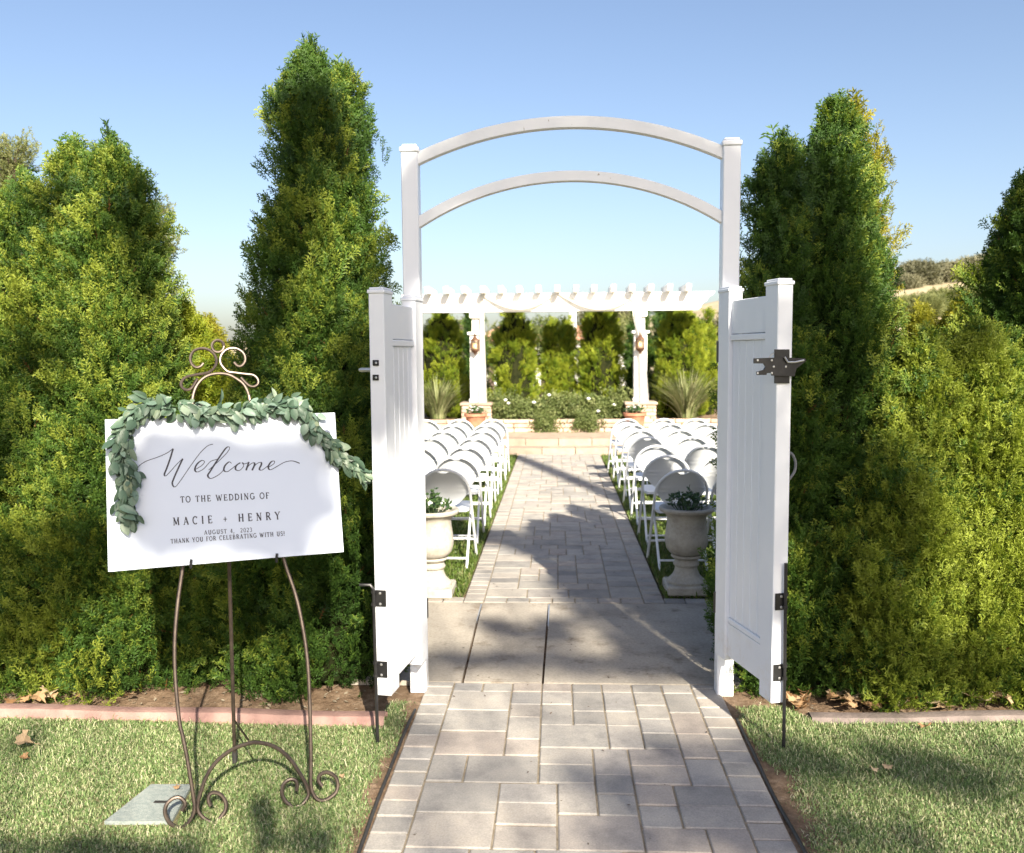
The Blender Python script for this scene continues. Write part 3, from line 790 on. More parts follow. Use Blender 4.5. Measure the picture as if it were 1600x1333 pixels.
def drop_rod(G, top, bot, bracket_px, hook=None):
    root, PN, d, n, L, TH, MM = G
    a = onplane(top[0], top[1], PN-d*.02, d); b = onplane(bot[0], bot[1], PN-d*.02, d)
    b = a+(b-a)*((a.z+.01)/(a.z-b.z)) if b.z < 0 else Vector((b.x, b.y, b.z))
    pts = [a, b]
    b2 = b.copy(); b2.z = -.02
    if hook is not None:
        h_ = onplane(hook[0], hook[1], PN-d*.02, d)
        pts = [h_, h_.lerp(a, .8), a+(b-a)*.03, b, b2]
    else: pts = [a, a.lerp(b, .5), b, b2]
    m = MB(); m.tube(pts, .0075, 8); rod = m.build('drop_rod', M['black'], root, True)
    for (x, y) in bracket_px:
        plate(G, x, y, 19, 27, 'rod_bracket')
        q = onplane(x, y, PN-d*.02, d)
        t = (a.z-q.z)/(a.z-b.z); c = a+(b-a)*t
        for dz in (-.028, .028):
            m = MB(); m.tube([c+Vector((0, 0, dz-.006)), c+Vector((0, 0, dz+.006))], .0115, 8); m.build('rod_clip', M['black'], rod)
drop_rod(LL, (583, 914), (590, 1155), [(594.5, 935), (596.5, 1046)], (562, 914))
drop_rod(RL, (1228, 880), (1225, 1135), [(1220, 940), (1217, 1051)])
# left leaf small latch plates and knob
for y in (567, 590):
    p = plate(LL, 587, y, 10, 9, 'latch_plate', bolts=False)
    root, PN, d, n, L, TH, MM = LL
    m = MB(); m.box(onplane(587.5, y, PN-d*.01, d), (.008, .01, .01), MM, .003); m.build('bolt', M['zinc'], p)
root, PN, d, n, L, TH, MM = LL
m = MB(); c = onplane(582, 578, PN+d*.05, d); m.tube([c, c+n*.05, c+n*.062], [.009, .011, .006], 8); m.build('latch_striker', M['zinc'], root, True)
# right leaf gravity latch
root, PN, d, n, L, TH, MM = RL
P0 = PN-d*.012
lat = MB()
poly = [(1177, 560), (1203, 559), (1235, 559), (1257, 560), (1258, 564), (1243, 576), (1240, 588), (1205, 587), (1204, 583), (1197, 583), (1196, 586), (1182, 586), (1181, 581), (1192, 578), (1195, 573), (1192, 568), (1177, 568)]
lat.prism([onplane(x, y, P0, d) for x, y in poly], -d*.008)
lp = lat.build('latch', M['black'], root)
m = MB(); m.prism([onplane(x, y, PN-d*.003, d) for x, y in ((1209.5, 546), (1232.5, 546), (1232.5, 599), (1209.5, 599))], -d*.006); m.build('latch_back_plate', M['black'], lp)
m = MB()
for x, y in ((1184, 563), (1206, 563), (1184, 583), (1206, 583), (1209, 573), (1228, 573)):
    c = onplane(x, y, PN-d*.022, d); m.box(c, (.004, .009, .009), MM, .002)
m.build('latch_rivets', M['zinc'], lp)['kind'] = 'stuff'
m = MB(); m.tube([onplane(x, y, PN-d*.028, d) for x, y in ((1226, 558), (1231, 566), (1242, 566), (1256, 563))], .004, 6); m.build('latch_arm', M['zinc'], lp, True)
m = MB(); m.tube([onplane(x, y, PN-d*.004, d) for x, y in ((1210, 551), (1205, 554), (1200, 561))], .0022, 5); m.build('latch_wire', M['zinc'], lp, True)
# cable handle behind the right leaf
m = MB(); m.tube(smooth_path([onplane(x, y, PN+d*.03, d) for x, y in ((1231, 707), (1238, 710), (1243, 722), (1242, 735), (1237, 744), (1231, 750))]), .006, 7)
m.build('pull_cable', M['hose'], root, True)

# ================================================================== welcome sign, easel, garland
BL = at(169, 893, 3.04); BR = at(537, 863, 3.375)
BL.z = BR.z = (BL.z+BR.z)/2
bu = (BR-BL); BWID = bu.length; bu.normalize()
bn = Vector((-bu.y, bu.x, 0))            # away from the camera
EF0 = gp(302, 1284); EF1 = gp(485, 1255); eu = (EF1-EF0).normalized(); en0 = Vector((-eu.y, eu.x, 0))
EL = math.atan2(max((BL-EF0).dot(en0), (BR-EF0).dot(en0))+.03, BL.z)
print('lean', math.degrees(EL))
LEAN = EL
bv = (Vector((0, 0, 1))*math.cos(LEAN)+bn*math.sin(LEAN)); BHT = .57
BNRM = bu.cross(bv).normalized()          # faces the camera
if BNRM.y > 0: BNRM = -BNRM
sign = thing('welcome_sign', BL+bu*BWID/2, 'white wedding welcome board with script lettering, resting on the iron easel', 'sign')
m = MB(); MMb = Matrix((bu, -BNRM, bv)).transposed()
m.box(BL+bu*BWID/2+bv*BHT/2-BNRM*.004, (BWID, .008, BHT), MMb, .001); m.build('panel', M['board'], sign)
def bpt(x, y, off=.0008): return onplane(x, y, BL+BNRM*off, BNRM)
def stroke(m, pts, widths):
    """flat ribbon on the board through pixel points; widths in pixels"""
    n = len(pts); V = []
    for i in range(n):
        a = pts[max(i-1, 0)]; b = pts[min(i+1, n-1)]
        dx, dy = b[0]-a[0], b[1]-a[1]; l = math.hypot(dx, dy) or 1
        nx, ny = -dy/l, dx/l; w = widths[i]/2
        V.append(bpt(pts[i][0]+nx*w, pts[i][1]+ny*w)); V.append(bpt(pts[i][0]-nx*w, pts[i][1]-ny*w))
    m.add(V, [(2*i, 2*i+1, 2*i+3, 2*i+2) for i in range(n-1)])
# script word
def c2(L): return [(140+x/3.174, 500+y/3.174) for x, y in L]
WORD = [
 [(235, 752), (242, 728), (275, 703), (330, 683), (380, 662), (414, 638)], [(414, 638), (402, 680), (384, 732), (371, 765), (378, 773), (400, 752), (432, 716), (462, 688)],
 [(462, 688), (440, 735), (418, 785), (410, 812), (424, 828), (452, 795), (500, 725), (548, 660), (585, 625), (612, 616)],
 [(524, 742), (556, 722), (570, 704), (556, 697), (532, 716), (522, 742), (534, 754), (566, 738), (600, 702), (640, 690)],
 [(590, 745), (640, 700), (684, 655), (694, 632), (676, 636), (634, 695), (600, 748), (586, 772), (602, 786), (640, 768), (664, 745)],
 [(704, 712), (692, 704), (672, 722), (666, 745), (684, 752), (720, 726), (738, 712)],
 [(748, 708), (728, 722), (724, 741), (744, 746), (764, 724), (756, 708), (768, 714), (790, 706)],
 [(790, 704), (776, 746)], [(778, 740), (794, 718), (814, 708), (818, 718), (806, 746)], [(808, 738), (828, 714), (848, 706), (852, 716), (842, 740), (856, 744), (884, 724)],
 [(888, 730), (914, 713), (916, 700), (900, 704), (886, 728), (896, 743), (930, 726), (968, 705), (1006, 699), (1042, 711)],
]
m = MB()
for st in WORD:
    P = smooth_path([Vector((x, y, 0)) for x, y in st], 7); P = c2([(p.x, p.y) for p in P])
    W = []
    for i in range(len(P)):
        a = P[max(i-1, 0)]; b = P[min(i+1, len(P)-1)]; dx, dy = b[0]-a[0], b[1]-a[1]; l = math.hypot(dx, dy) or 1
        W.append(1.05+1.7*max(0, dy/l)**1.2)
    stroke(m, P, W)
m.build('script_lettering', M['ink'], sign, fix=False)
def arc(cx, cy, rx, ry, a0, a1, n=10): return [(cx+rx*math.cos(math.radians(a0+(a1-a0)*i/n)), cy+ry*math.sin(math.radians(a0+(a1-a0)*i/n))) for i in range(n+1)]
K, k_ = .135, .07
def vs_(x, a=0, b=1): return (K, [(x, a), (x, b)])
def h_(x0, x1, y): return (k_, [(x0, y), (x1, y)])
def sf(x, y, w=.13): return (k_, [(x-w, y), (x+w, y)])
GL = {
 'T': (.80, [vs_(.4), h_(.04, .76, .965), (k_, [(.05, .97), (.05, .78)]), (k_, [(.75, .97), (.75, .78)]), sf(.4, .03)]),
 'O': (.92, [(.11, arc(.46, .5, .39, .48, 0, 360, 20))]),
 'H': (.96, [vs_(.2), vs_(.76), h_(.2, .76, .5)]+[sf(x, y) for x in (.2, .76) for y in (.03, .97)]),
 'E': (.76, [vs_(.2), h_(.07, .66, .965), h_(.2, .55, .5), h_(.07, .70, .035), (k_, [(.66, .97), (.66, .8)]), (k_, [(.69, .03), (.69, .22)]), (k_, [(.55, .4), (.55, .6)])]),
 'W': (1.25, [(K, [(.1, 1), (.4, 0)]), (k_, [(.4, 0), (.62, .9)]), (K, [(.62, .9), (.86, 0)]), (k_, [(.86, 0), (1.14, 1)]), sf(.1, .97), sf(1.14, .97)]),
 'D': (.90, [vs_(.2), (.11, [(.08, .97), (.4, .97)]+arc(.4, .5, .42, .47, 90, -90, 12)+[(.08, .03)])]),
 'I': (.42, [vs_(.21), sf(.21, .03), sf(.21, .97)]),
 'N': (.96, [(k_, [(.2, 0), (.2, 1)]), (K, [(.18, 1), (.78, 0)]), (k_, [(.78, 0), (.78, 1)]), sf(.2, .03), sf(.16, .97), sf(.78, .97)]),
 'G': (.92, [(.11, arc(.47, .5, .39, .48, 45, 320, 16)), vs_(.78, .08, .45), sf(.76, .45)]),
 'F': (.70, [vs_(.2), h_(.07, .64, .965), h_(.2, .52, .5), sf(.2, .03), (k_, [(.63, .97), (.63, .8)])]),
 'M': (1.10, [(k_, [(.17, 0), (.2, 1)]), (K, [(.2, 1), (.54, .1)]), (k_, [(.54, .1), (.88, 1)]), (K, [(.88, 1), (.92, 0)]), sf(.17, .03), sf(.92, .03), sf(.16, .97), sf(.92, .97)]),
 'A': (.90, [(k_, [(.12, 0), (.44, 1)]), (K, [(.44, 1), (.77, 0)]), h_(.24, .64, .34), sf(.12, .03), sf(.77, .03)]),
 'C': (.84, [(.11, arc(.46, .5, .38, .48, 50, 310, 16)), (k_, [(.73, .98), (.73, .76)])]),
 'R': (.90, [vs_(.2), (.10, [(.08, .97), (.42, .97)]+arc(.42, .735, .24, .235, 90, -90, 8)+[(.2, .5)]), (K, [(.44, .5), (.78, .03)]), sf(.2, .03), sf(.8, .03, .09)]),
 'Y': (.88, [(K, [(.1, 1), (.44, .46)]), (k_, [(.44, .46), (.78, 1)]), vs_(.44, 0, .48), sf(.1, .97), sf(.78, .97), sf(.44, .03)]),
 'U': (.94, [(K, [(.2, 1)]+arc(.47, .32, .27, .31, 180, 360, 10)+[(.74, 1)]), sf(.2, .97), sf(.74, .97)]),
 'S': (.66, [(.11, arc(.33, .74, .22, .23, 30, 255, 9)+arc(.33, .27, .25, .25, 80, -150, 9)), (k_, [(.54, .97), (.54, .76)]), (k_, [(.1, .03), (.1, .26)])]),
 'K': (.92, [vs_(.2), (k_, [(.76, .97), (.24, .42)]), (K, [(.40, .58), (.80, .03)]), sf(.2, .03), sf(.2, .97), sf(.76, .97, .1), sf(.82, .03, .1)]),
 'B': (.84, [vs_(.2), (.10, [(.08, .97), (.42, .97)]+arc(.42, .74, .22, .23, 90, -90, 8)+[(.2, .51)]), (.10, [(.42, .51)]+arc(.44, .27, .27, .24, 90, -90, 8)+[(.08, .03)])]),
 'L': (.72, [vs_(.2), h_(.07, .66, .035), sf(.2, .97), (k_, [(.65, .03), (.65, .25)])]),
 '!': (.34, [(K, [(.17, .3), (.17, 1)]), (.15, [(.17, 0), (.17, .14)])]),
 ',': (.30, [(.13, [(.15, .12), (.13, -.02), (.06, -.16)])]),
 '4': (.66, [(k_, [(.46, 1), (.06, .28), (.62, .28)]), vs_(.46), sf(.46, .03, .1)]),
 '2': (.64, [(.10, arc(.31, .72, .22, .25, 160, -40, 8)+[(.08, .06)]), (.12, [(.08, .05), (.57, .05)])]),
 '0': (.68, [(.10, arc(.34, .5, .26, .48, 0, 360, 18))]),
 '3': (.62, [(.10, arc(.28, .74, .2, .23, 150, -80, 8)), (.10, arc(.28, .27, .24, .25, 85, -150, 9))]),
 '+': (.80, [(k_, [(.1, .42), (.7, .42)]), (k_, [(.4, .12), (.4, .72)])]),
 ' ': (.50, []),
}
def text_line(txt, a, b, cap, track):
    tot = sum(GL[c][0]+track for c in txt)-track
    m = MB(); x = 0; ax = math.hypot(b[0]-a[0], b[1]-a[1])/tot
    tx, ty = (b[0]-a[0])/tot, (b[1]-a[1])/tot
    ux, uy = -.06*cap, -cap
    for c in txt:
        w, sts = GL[c]
        for th, pts in sts:
            Q = [(a[0]+tx*(x+p)+ux*q, a[1]+ty*(x+p)+uy*q) for p, q in pts]
            stroke(m, Q, [th*cap*1.3]*len(Q))
        x += w+track
    m.build('printed_line', M['ink'], sign, fix=False)
text_line('TO THE WEDDING OF', (282, 785.5), (421, 779), 9.6, .22)
text_line('MACIE + HENRY', (270.5, 821), (438, 811.5), 12, .62)
text_line('AUGUST 4,  2023', (319, 835.5), (394, 831), 6.6, .2)
text_line('THANK YOU FOR CELEBRATING WITH US!', (267, 849.5), (445, 837), 7, .2)

# easel
EN = (en0*math.cos(EL)-Vector((0, 0, 1))*math.sin(EL)).normalized()   # normal of the leaning front frame
EF0.z = EF1.z = .006
easel = thing('easel', (EF0+EF1)/2, 'brown wrought iron easel with scroll feet and scrolled crest', 'easel')
def ep(x, y, back=0): return onplane(x, y, EF0+EN*back, EN)
def c5(L): return [(230+x/4.848, 1120+y/4.848) for x, y in L]
def c8(L): return [(230+x/6.957, 510+y/6.957) for x, y in L]
def rod(name, P, r=.0075, back=0, n=6):
    pts = smooth_path([ep(x, y, back) for x, y in P], n)
    m = MB(); m.tube(pts, r, 8); return m.build(name, M['iron'], easel, True)
rod('leg', [(301, 624), (296, 700), (291, 800), (286, 880), (278, 940), (273, 1000), (274, 1060), (280, 1125)]+c5([(270, 150), (300, 300), (330, 480), (352, 620), (358, 690), (346, 745), (300, 815), (240, 838), (180, 812), (150, 770), (135, 720), (147, 665), (190, 622), (240, 610), (278, 638), (284, 670), (262, 712)]))
rod('leg', [(389, 618), (402, 690), (422, 780), (443, 872), (462, 930), (474, 985), (481, 1040), (484, 1100)]+c5([(1236, 100), (1239, 250), (1240, 400), (1240, 510), (1254, 575), (1290, 625), (1345, 632), (1395, 605), (1432, 568), (1445, 510), (1420, 450), (1360, 420), (1310, 440), (1296, 480), (1325, 525)]))
rod('foot_arch', c5([(480, 675), (464, 632), (472, 590), (510, 573), (562, 595), (592, 642), (596, 690), (574, 738), (520, 790), (455, 785), (402, 740), (384, 705), (382, 660), (400, 590), (440, 470), (500, 370), (580, 290), (680, 230), (780, 200), (830, 195), (920, 210), (1010, 255), (1090, 330), (1150, 420), (1200, 505), (1223, 570), (1212, 618), (1170, 665), (1110, 685), (1062, 655), (1035, 620), (1020, 570), (1035, 510), (1080, 475), (1122, 482), (1135, 520), (1130, 560)]), .0075, .006, 4)
rod('crest_arch', c8([(490, 800), (505, 725), (535, 650), (590, 580), (660, 535), (740, 515), (820, 513), (900, 530), (970, 568), (1040, 620), (1085, 690), (1112, 770)]), .0065)
rod('scroll', c8([(610, 400), (580, 435), (530, 445), (482, 405), (470, 340), (500, 275), (560, 245), (640, 245), (710, 285), (750, 350), (745, 420), (700, 480), (640, 510), (540, 525), (430, 550), (380, 590), (368, 640), (400, 683), (450, 690), (490, 660), (545, 570)]), .006, .004, 4)
rod('scroll', c8([(945, 390), (985, 430), (1030, 425), (1065, 370), (1050, 300), (990, 250), (920, 238), (850, 262), (803, 320), (795, 390), (830, 450), (880, 493), (960, 505), (1060, 518), (1150, 530), (1198, 570), (1205, 620), (1165, 653), (1112, 645), (1070, 610), (1020, 555)]), .006, .004, 4)
rod('ring', [(340.5+9.3*math.cos(a), 541+9.3*math.sin(a)) for a in np.linspace(0, 2*PI, 17)], .006, 0, 2)
# rear leg, hinged from the middle bar, and its brace
foot = gp(367, 1190); tp = at(350, 640, foot.y-.10)
m = MB(); m.tube([tp, at(358, 880, foot.y-.06), foot+Vector((0, 0, .0))], .008, 8); rl = m.build('rear_leg', M['iron'], easel, True)
m = MB(); m.tube([foot+Vector((0, 0, -.01)), foot+Vector((0, 0, .05))], .0115, 8); m.build('rubber_foot', M['rubber'], rl, True)
m = MB(); m.tube([at(366, 1125, foot.y-.012), ep(389, 1158, .006)], .004, 6); m.build('brace', M['iron'], easel, True)
m = MB(); m.tube([ep(296, 700), ep(402, 690)], .006, 6); m.build('cross_bar', M['iron'], easel, True)
for x, y in ((298, 877), (432, 868)):
    b_ = bpt(x, y+4, -.012); f_ = bpt(x, y+5, .014); t_ = bpt(x+1, y-3, .014)
    m = MB(); m.tube([b_+Vector((0, 0, -.012)), f_+Vector((0, 0, -.012)), f_, t_], .0055, 6); m.build('support_hook', M['black'], easel, True)

# garland
GP = [(203, 812), (196, 780), (201, 745), (190, 715), (190, 680), (205, 650), (235, 634), (280, 636), (325, 642), (370, 645), (415, 636), (455, 632), (480, 642), (492, 668), (508, 690), (530, 712), (555, 732), (572, 745)]
gar_c = bpt(345, 650, .03)
garland = thing('eucalyptus_garland', gar_c, 'eucalyptus leaf garland draped over the top of the white welcome board', 'garland')
path = smooth_path([bpt(x, y, .022) for x, y in GP], 10)
m = MB(); m.tube(path, .004, 6); m.build('stem', M['flowerleaf'], garland, True)
def euc_mesh(name, l, w, fold, curl):
    V = []; F = []; N = 5
    for i in range(N+1):
        t = i/N; ww = w*math.sin(PI*(.06+.90*t**.85))**.8 if 0 < t < 1 else .0006
        zc = -curl*(t*t)*l
        for sx in (-1, 0, 1): V.append((t*l, sx*ww/2, zc+abs(sx)*fold*ww))
    for i in range(N):
        for j in range(2): F.append((i*3+j, i*3+j+1, (i+1)*3+j+1, (i+1)*3+j))
    me = bpy.data.meshes.new(name); me.from_pydata(V, [], F); me.materials.append(M['eucalyptus'])
    me.polygons.foreach_set('use_smooth', [True]*len(F)); return me
EUC = [euc_mesh('leaf', .066, .036, .18, .25), euc_mesh('leaf', .056, .034, .12, .1), euc_mesh('leaf', .074, .032, .22, .35), euc_mesh('leaf', .044, .036, .1, .05), euc_mesh('leaf', .060, .040, -.1, .2)]
small = MB(); nl = 0
r = random.Random(11)
cum = [0]
for i in range(1, len(path)): cum.append(cum[-1]+(path[i]-path[i-1]).length)
TOT = cum[-1]
TOTAL_LEAVES = 720
for i in range(TOTAL_LEAVES):
    s_ = (i+r.random())/TOTAL_LEAVES*TOT
    j = next(q for q in range(1, len(cum)) if cum[q] >= s_ or q == len(cum)-1)
    f = (s_-cum[j-1])/max(1e-6, cum[j]-cum[j-1]); p = path[j-1].lerp(path[j], f); T = (path[j]-path[j-1]).normalized()
    end = 1-max(0, (s_/TOT-.80)/.2)*.35
    side = bu*T.dot(bv)-bv*T.dot(bu)
    along = -T if s_/TOT < .40 else T            # leaves point outwards from the middle of the garland
    ang = r.uniform(-1.45, 1.45)
    d = along*math.cos(ang)+side*math.sin(ang)+BNRM*r.uniform(-.05, .75)
    d += Vector((0, 0, -1))*r.uniform(.1, 1.1)
    d.normalize()
    front = nl % 1 == 0
    rad_ = .017*end
    pos = p+side*max(-1.8*rad_, min(1.8*rad_, r.gauss(0, rad_)))+BNRM*r.uniform(-.008, .028)
    nrm = BNRM+Vector((r.gauss(0, .5), r.gauss(0, .5), r.gauss(.35, .45)))
    y = nrm.cross(d).normalized(); z = d.cross(y).normalized(); sc = r.uniform(.48, .98)
    # keep leaves from sinking through the board
    RM = Matrix((d, y, z)).transposed()
    tip = pos+d*.06
    deep = min((tip-BL).dot(BNRM), (pos-BL).dot(BNRM))
    inside = 0 < (tip-BL).dot(bv) < BHT+.0
    if deep < .006 and inside: pos += BNRM*(.006-deep+.004)
    me = EUC[r.randrange(5)]
    if i % 2 == 0 and nl < 298:
        o = link('leaf', me, garland); o.matrix_local = Matrix.Translation(pos-gar_c) @ (RM*sc).to_4x4(); nl += 1
    else:
        n0 = len(small.v)
        small.add([pos-BNRM*.006+RM @ (Vector(v.co)*sc*.92) for v in me.vertices], [tuple(q.vertices) for q in me.polygons])
o = small.build('leaf', M['eucalyptus2'], garland, True, False); o['kind'] = 'stuff'

# ================================================================== urns with flowers
def urn(loc, label, plabel, seed):
    t = thing('stone_urn', loc, label, 'urn', 'stone urns at the start of the aisle'); c = Vector(loc)
    m = MB(); m.box(c+Vector((0, 0, .034)), (.30, .30, .068), None, .012); m.build('plinth', M['urn'], t)
    m = MB(); m.lathe([(.135, .068), (.135, .085), (.118, .10), (.095, .125), (.082, .155), (.076, .185), (.088, .192), (.092, .205), (.084, .218), (.080, .235), (.096, .245), (.108, .258), (.104, .27)], c, 32); m.build('foot', M['urn'], t, True)
    m = MB(); m.lathe([(.09, .268), (.118, .285), (.140, .315), (.151, .36), (.152, .395), (.146, .44), (.138, .49), (.137, .53), (.146, .555), (.168, .572), (.190, .585), (.195, .600), (.188, .612), (.168, .612), (.150, .600), (.140, .575), (.01, .572)], c, 40); m.build('bowl', M['urn'], t, True)
    p = thing('flowering_plant', c+Vector((0, 0, .575)), plabel, 'flowers', 'white flowers planted in the urns')
    r = random.Random(seed); lf = MB()
    stems = MB()
    for k in range(70):
        a = r.uniform(0, 6.28); q = r.random()**.6*.135; b = c+Vector((math.cos(a)*q*.5, math.sin(a)*q*.5, .575)); e = c+Vector((math.cos(a)*q, math.sin(a)*q, .60+r.uniform(.01, .09)*(1.2-q*4)+.015))
        for w in range(4):
            d = Vector((r.gauss(0, 1), r.gauss(0, 1), r.gauss(.3, .6))).normalized(); s = d.orthogonal().normalized(); L = r.uniform(.025, .042)
            lf.add([e, e+d*L*.5+s*L*.28, e+d*L, e+d*L*.5-s*L*.28], [(0, 1, 2, 3)])
        stems.tube([b, e], .0018, 4)
    for k in range(9):                   # one taller sprig
        e = c+Vector((.02, 0, .66+.012*k)); d = Vector((r.gauss(0, 1), r.gauss(0, 1), .4)).normalized(); s = d.orthogonal().normalized()
        lf.add([e, e+d*.018+s*.01, e+d*.036, e+d*.018-s*.01], [(0, 1, 2, 3)])
    stems.tube([c+Vector((0, 0, .575)), c+Vector((.02, 0, .77))], .002, 4)
    stems.build('stems', M['flowerleaf'], p); lf.build('foliage', M['flowerleaf'], p, fix=False)
    spots = [(-.09, -.07, .66), (-.05, -.10, .645), (.0, -.09, .665), (.06, -.09, .64), (.09, -.05, .655), (.03, -.03, .70), (-.05, -.02, .69), (.02, .0, .755), (.11, -.02, .63), (-.11, -.02, .635)]
    for x, y, z in spots[::2]:
        f = MB(); e = c+Vector((x, y, z)); d = Vector((x*3, y*3-.6, .7)).normalized(); s = d.orthogonal().normalized(); u = d.cross(s)
        for w in range(5):
            a = w*1.257; a2 = a+.5; a3 = a-.5; q = .020
            f.add([e, e+(s*math.cos(a3)+u*math.sin(a3))*q*.8+d*.004, e+(s*math.cos(a)+u*math.sin(a))*q*1.15+d*.006, e+(s*math.cos(a2)+u*math.sin(a2))*q*.8+d*.004], [(0, 1, 2, 3)])
        f.build('flower', M['petal'], p, fix=False)
ur = gp(1076, 932); urn((ur.x, ur.y+.13, .002), 'pale stone pedestal urn in full view beside the right gate leaf', 'white flowers with dark leaves planted in the right stone urn', 1)
ul = gp(688, 937); urn((ul.x-.07, ul.y+.14, .002), 'pale stone pedestal urn half hidden behind the left gate leaf', 'white flowers with dark leaves planted in the left stone urn', 2)

# ================================================================== folding chairs
def chair_proto():
    me = {}
    def yl(z): return .19-.44*z/.8
    HW = .205
    path = [Vector((-HW-.01, yl(0), 0)), Vector((-HW-.005, yl(.3), .3)), Vector((-HW, yl(.585), .585))]
    for a in np.linspace(PI, 0, 13)[1:-1]: path.append(Vector((HW*math.cos(a), yl(.585+.205*math.sin(a)), .585+.205*math.sin(a))))
    path += [Vector((HW, yl(.585), .585)), Vector((HW+.005, yl(.3), .3)), Vector((HW+.01, yl(0), 0))]
    m = MB(); m.tube(path, .0115, 8); me['back_frame'] = m.mesh('back_frame', M['chair'], True)
    m = MB(); w = .185
    m.tube([(-w, -.27, 0), (-w, -.05, .28), (-w, .10, .425), (-w+.02, .17, .43), (w-.02, .17, .43), (w, .10, .425), (w, -.05, .28), (w, -.27, 0)], .0105, 8); me['rear_leg_frame'] = m.mesh('rear_leg_frame', M['chair'], True)
    m = MB(); m.tube([(-w, -.215, .07), (w, -.215, .07)], .0095, 7); me['crossbar'] = m.mesh('crossbar', M['chair'], True)
    m = MB(); m.tube([(-HW, yl(.16), .16), (HW, yl(.16), .16)], .0095, 7); me['front_crossbar'] = m.mesh('front_crossbar', M['chair'], True)
    m = MB(); m.tube([(-w, -.105, .21), (w, -.105, .21)], .0085, 7); me['crossbar2'] = m.mesh('crossbar', M['chair'], True)
    def seat(u, v, dz):
        x = (u-.5)*2; yy = -.12+.36*v; ww = (.190-.015*v) if v > .05 else .165
        if v > .93: ww -= .02
        return Vector((x*ww, yy, .445+dz+.010*(v-.5)-.012*(1-x*x)*math.sin(PI*v)))
    m = MB(); m.grid(lambda u, v: seat(u, v, .012), 8, 8); m.grid(lambda u, v: seat(u, v, -.010), 8, 8)
    nu = 8
    for a, b in ((0, 1),):
        ring = [i for i in range(9)]+[9*j+8 for j in range(1, 9)]+[72+i for i in range(7, -1, -1)]+[9*j for j in range(7, 0, -1)]
        for i in range(len(ring)): m.f.append((ring[i], ring[(i+1) % len(ring)], 81+ring[(i+1) % len(ring)], 81+ring[i]))
    me['seat'] = m.mesh('seat', M['seat'], True)
    def back(u, v, off):
        x = (u-.5)*2; xx = x*(HW-.010)
        top = .585+(.205-.014)*math.sqrt(max(0, 1-min(1, (xx/(HW-.006)))**2))
        if abs(x) < .22: top -= .022*(1-(abs(x)/.22)**4)
        bot = .455+.15*abs(x)**2.2
        zz = bot+(max(top, bot+.01)-bot)*v
        rib = .006*sum(math.exp(-((zz-q)/.007)**2) for q in (.60, .635))
        return Vector((xx, yl(zz)+off+.034-.016*(1-x*x)-rib, zz))
    m = MB(); m.grid(lambda u, v: back(u, v, 0), 20, 22); m.grid(lambda u, v: back(u, v, .009), 20, 22)
    nu, nv, k = 21, 23, 21*23
    ring = list(range(nu))+[nu*j+nu-1 for j in range(1, nv)]+[nu*(nv-1)+i for i in range(nu-2, -1, -1)]+[nu*j for j in range(nv-2, 0, -1)]
    for i in range(len(ring)): m.f.append((ring[i], ring[(i+1) % len(ring)], k+ring[(i+1) % len(ring)], k+ring[i]))
    me['backrest'] = m.mesh('backrest', M['seat'], True)
    return me
CH = chair_proto()
ORD = ['first', 'second', 'third', 'fourth', 'fifth', 'sixth', 'seventh', 'eighth']
def put_chair(x, y, rz, label):
    t = thing('folding_chair', (x, y, 0), label, 'chair', 'white folding chairs set out in rows', rz)
    for nm in ('back_frame', 'rear_leg_frame', 'crossbar', 'front_crossbar', 'crossbar2', 'seat', 'backrest'):
        link('crossbar' if nm == 'crossbar2' else nm, CH[nm], t)
r = random.Random(4)
for side in (-1, 1):
    for row in range(7):
        y = (7.02 if side > 0 else 7.0)+.87*row
        for col in range(5):
            x = (.985+.475*col) if side > 0 else (-.90-.475*col)
            x += r.gauss(0, .015); yy = y+r.gauss(0, .025)
            a, b = px((x-.2, yy-.2, .75)), px((x+.2, yy-.2, .75))
            if b[0] < 672 or a[0] > 1120: continue
            put_chair(x, yy, r.gauss(0, .03), 'white folding chair, %s block, %s row from the gate, %s seat from the aisle' % ('left' if side < 0 else 'right', ORD[row], ORD[col]))

# ================================================================== steps, planter, pergola
def curved_slab(name, cx, R_, cyc, y_front, z0, z1, mat, label, half, nstones, yback):
    """low platform with a convex curved front built from kerb stones"""
    a0 = math.asin(min(.99, half/R_)); m = MB(); poly = []
    for i in range(33):
        a = -a0+2*a0*i/32; poly.append(Vector((cx+(R_-.28)*math.sin(a), y_front+R_-(R_-.28)*math.cos(a), z0)))
    poly += [Vector((cx+half, yback, z0)), Vector((cx-half, yback, z0))]
    m.prism(poly, (0, 0, z1-z0-.004)); root = tag(m.build(name, mat), label, kind='structure')
    for k in range(nstones):
        b0 = -a0+2*a0*k/nstones+.0012; b1 = -a0+2*a0*(k+1)/nstones-.0012
        s = MB(); V = []
        for zz in (z0, z1):
            for a in (b0, (b0+b1)/2, b1):
                for rr in (R_, R_-.30): V.append(Vector((cx+rr*math.sin(a), y_front+R_-rr*math.cos(a), zz)))
        s.add(V, [(0, 2, 3, 1), (2, 4, 5, 3), (6, 7, 9, 8), (8, 9, 11, 10), (0, 6, 8, 2), (2, 8, 10, 4), (1, 3, 9, 7), (3, 5, 11, 9), (0, 1, 7, 6), (4, 10, 11, 5)])
        s.build('step_stone', M['step'], root)
    return root
curved_slab('lower_step', .04, 5.2, 0, 14.62, -.03, .10, M['step'], 'lower curved tan stone step at the end of the aisle', 3.4, 13, 17.2)
curved_slab('upper_step', .04, 4.9, 0, 15.05, .09, .215, M['step'], 'upper curved stone step forming the ceremony platform', 3.2, 12, 17.2)
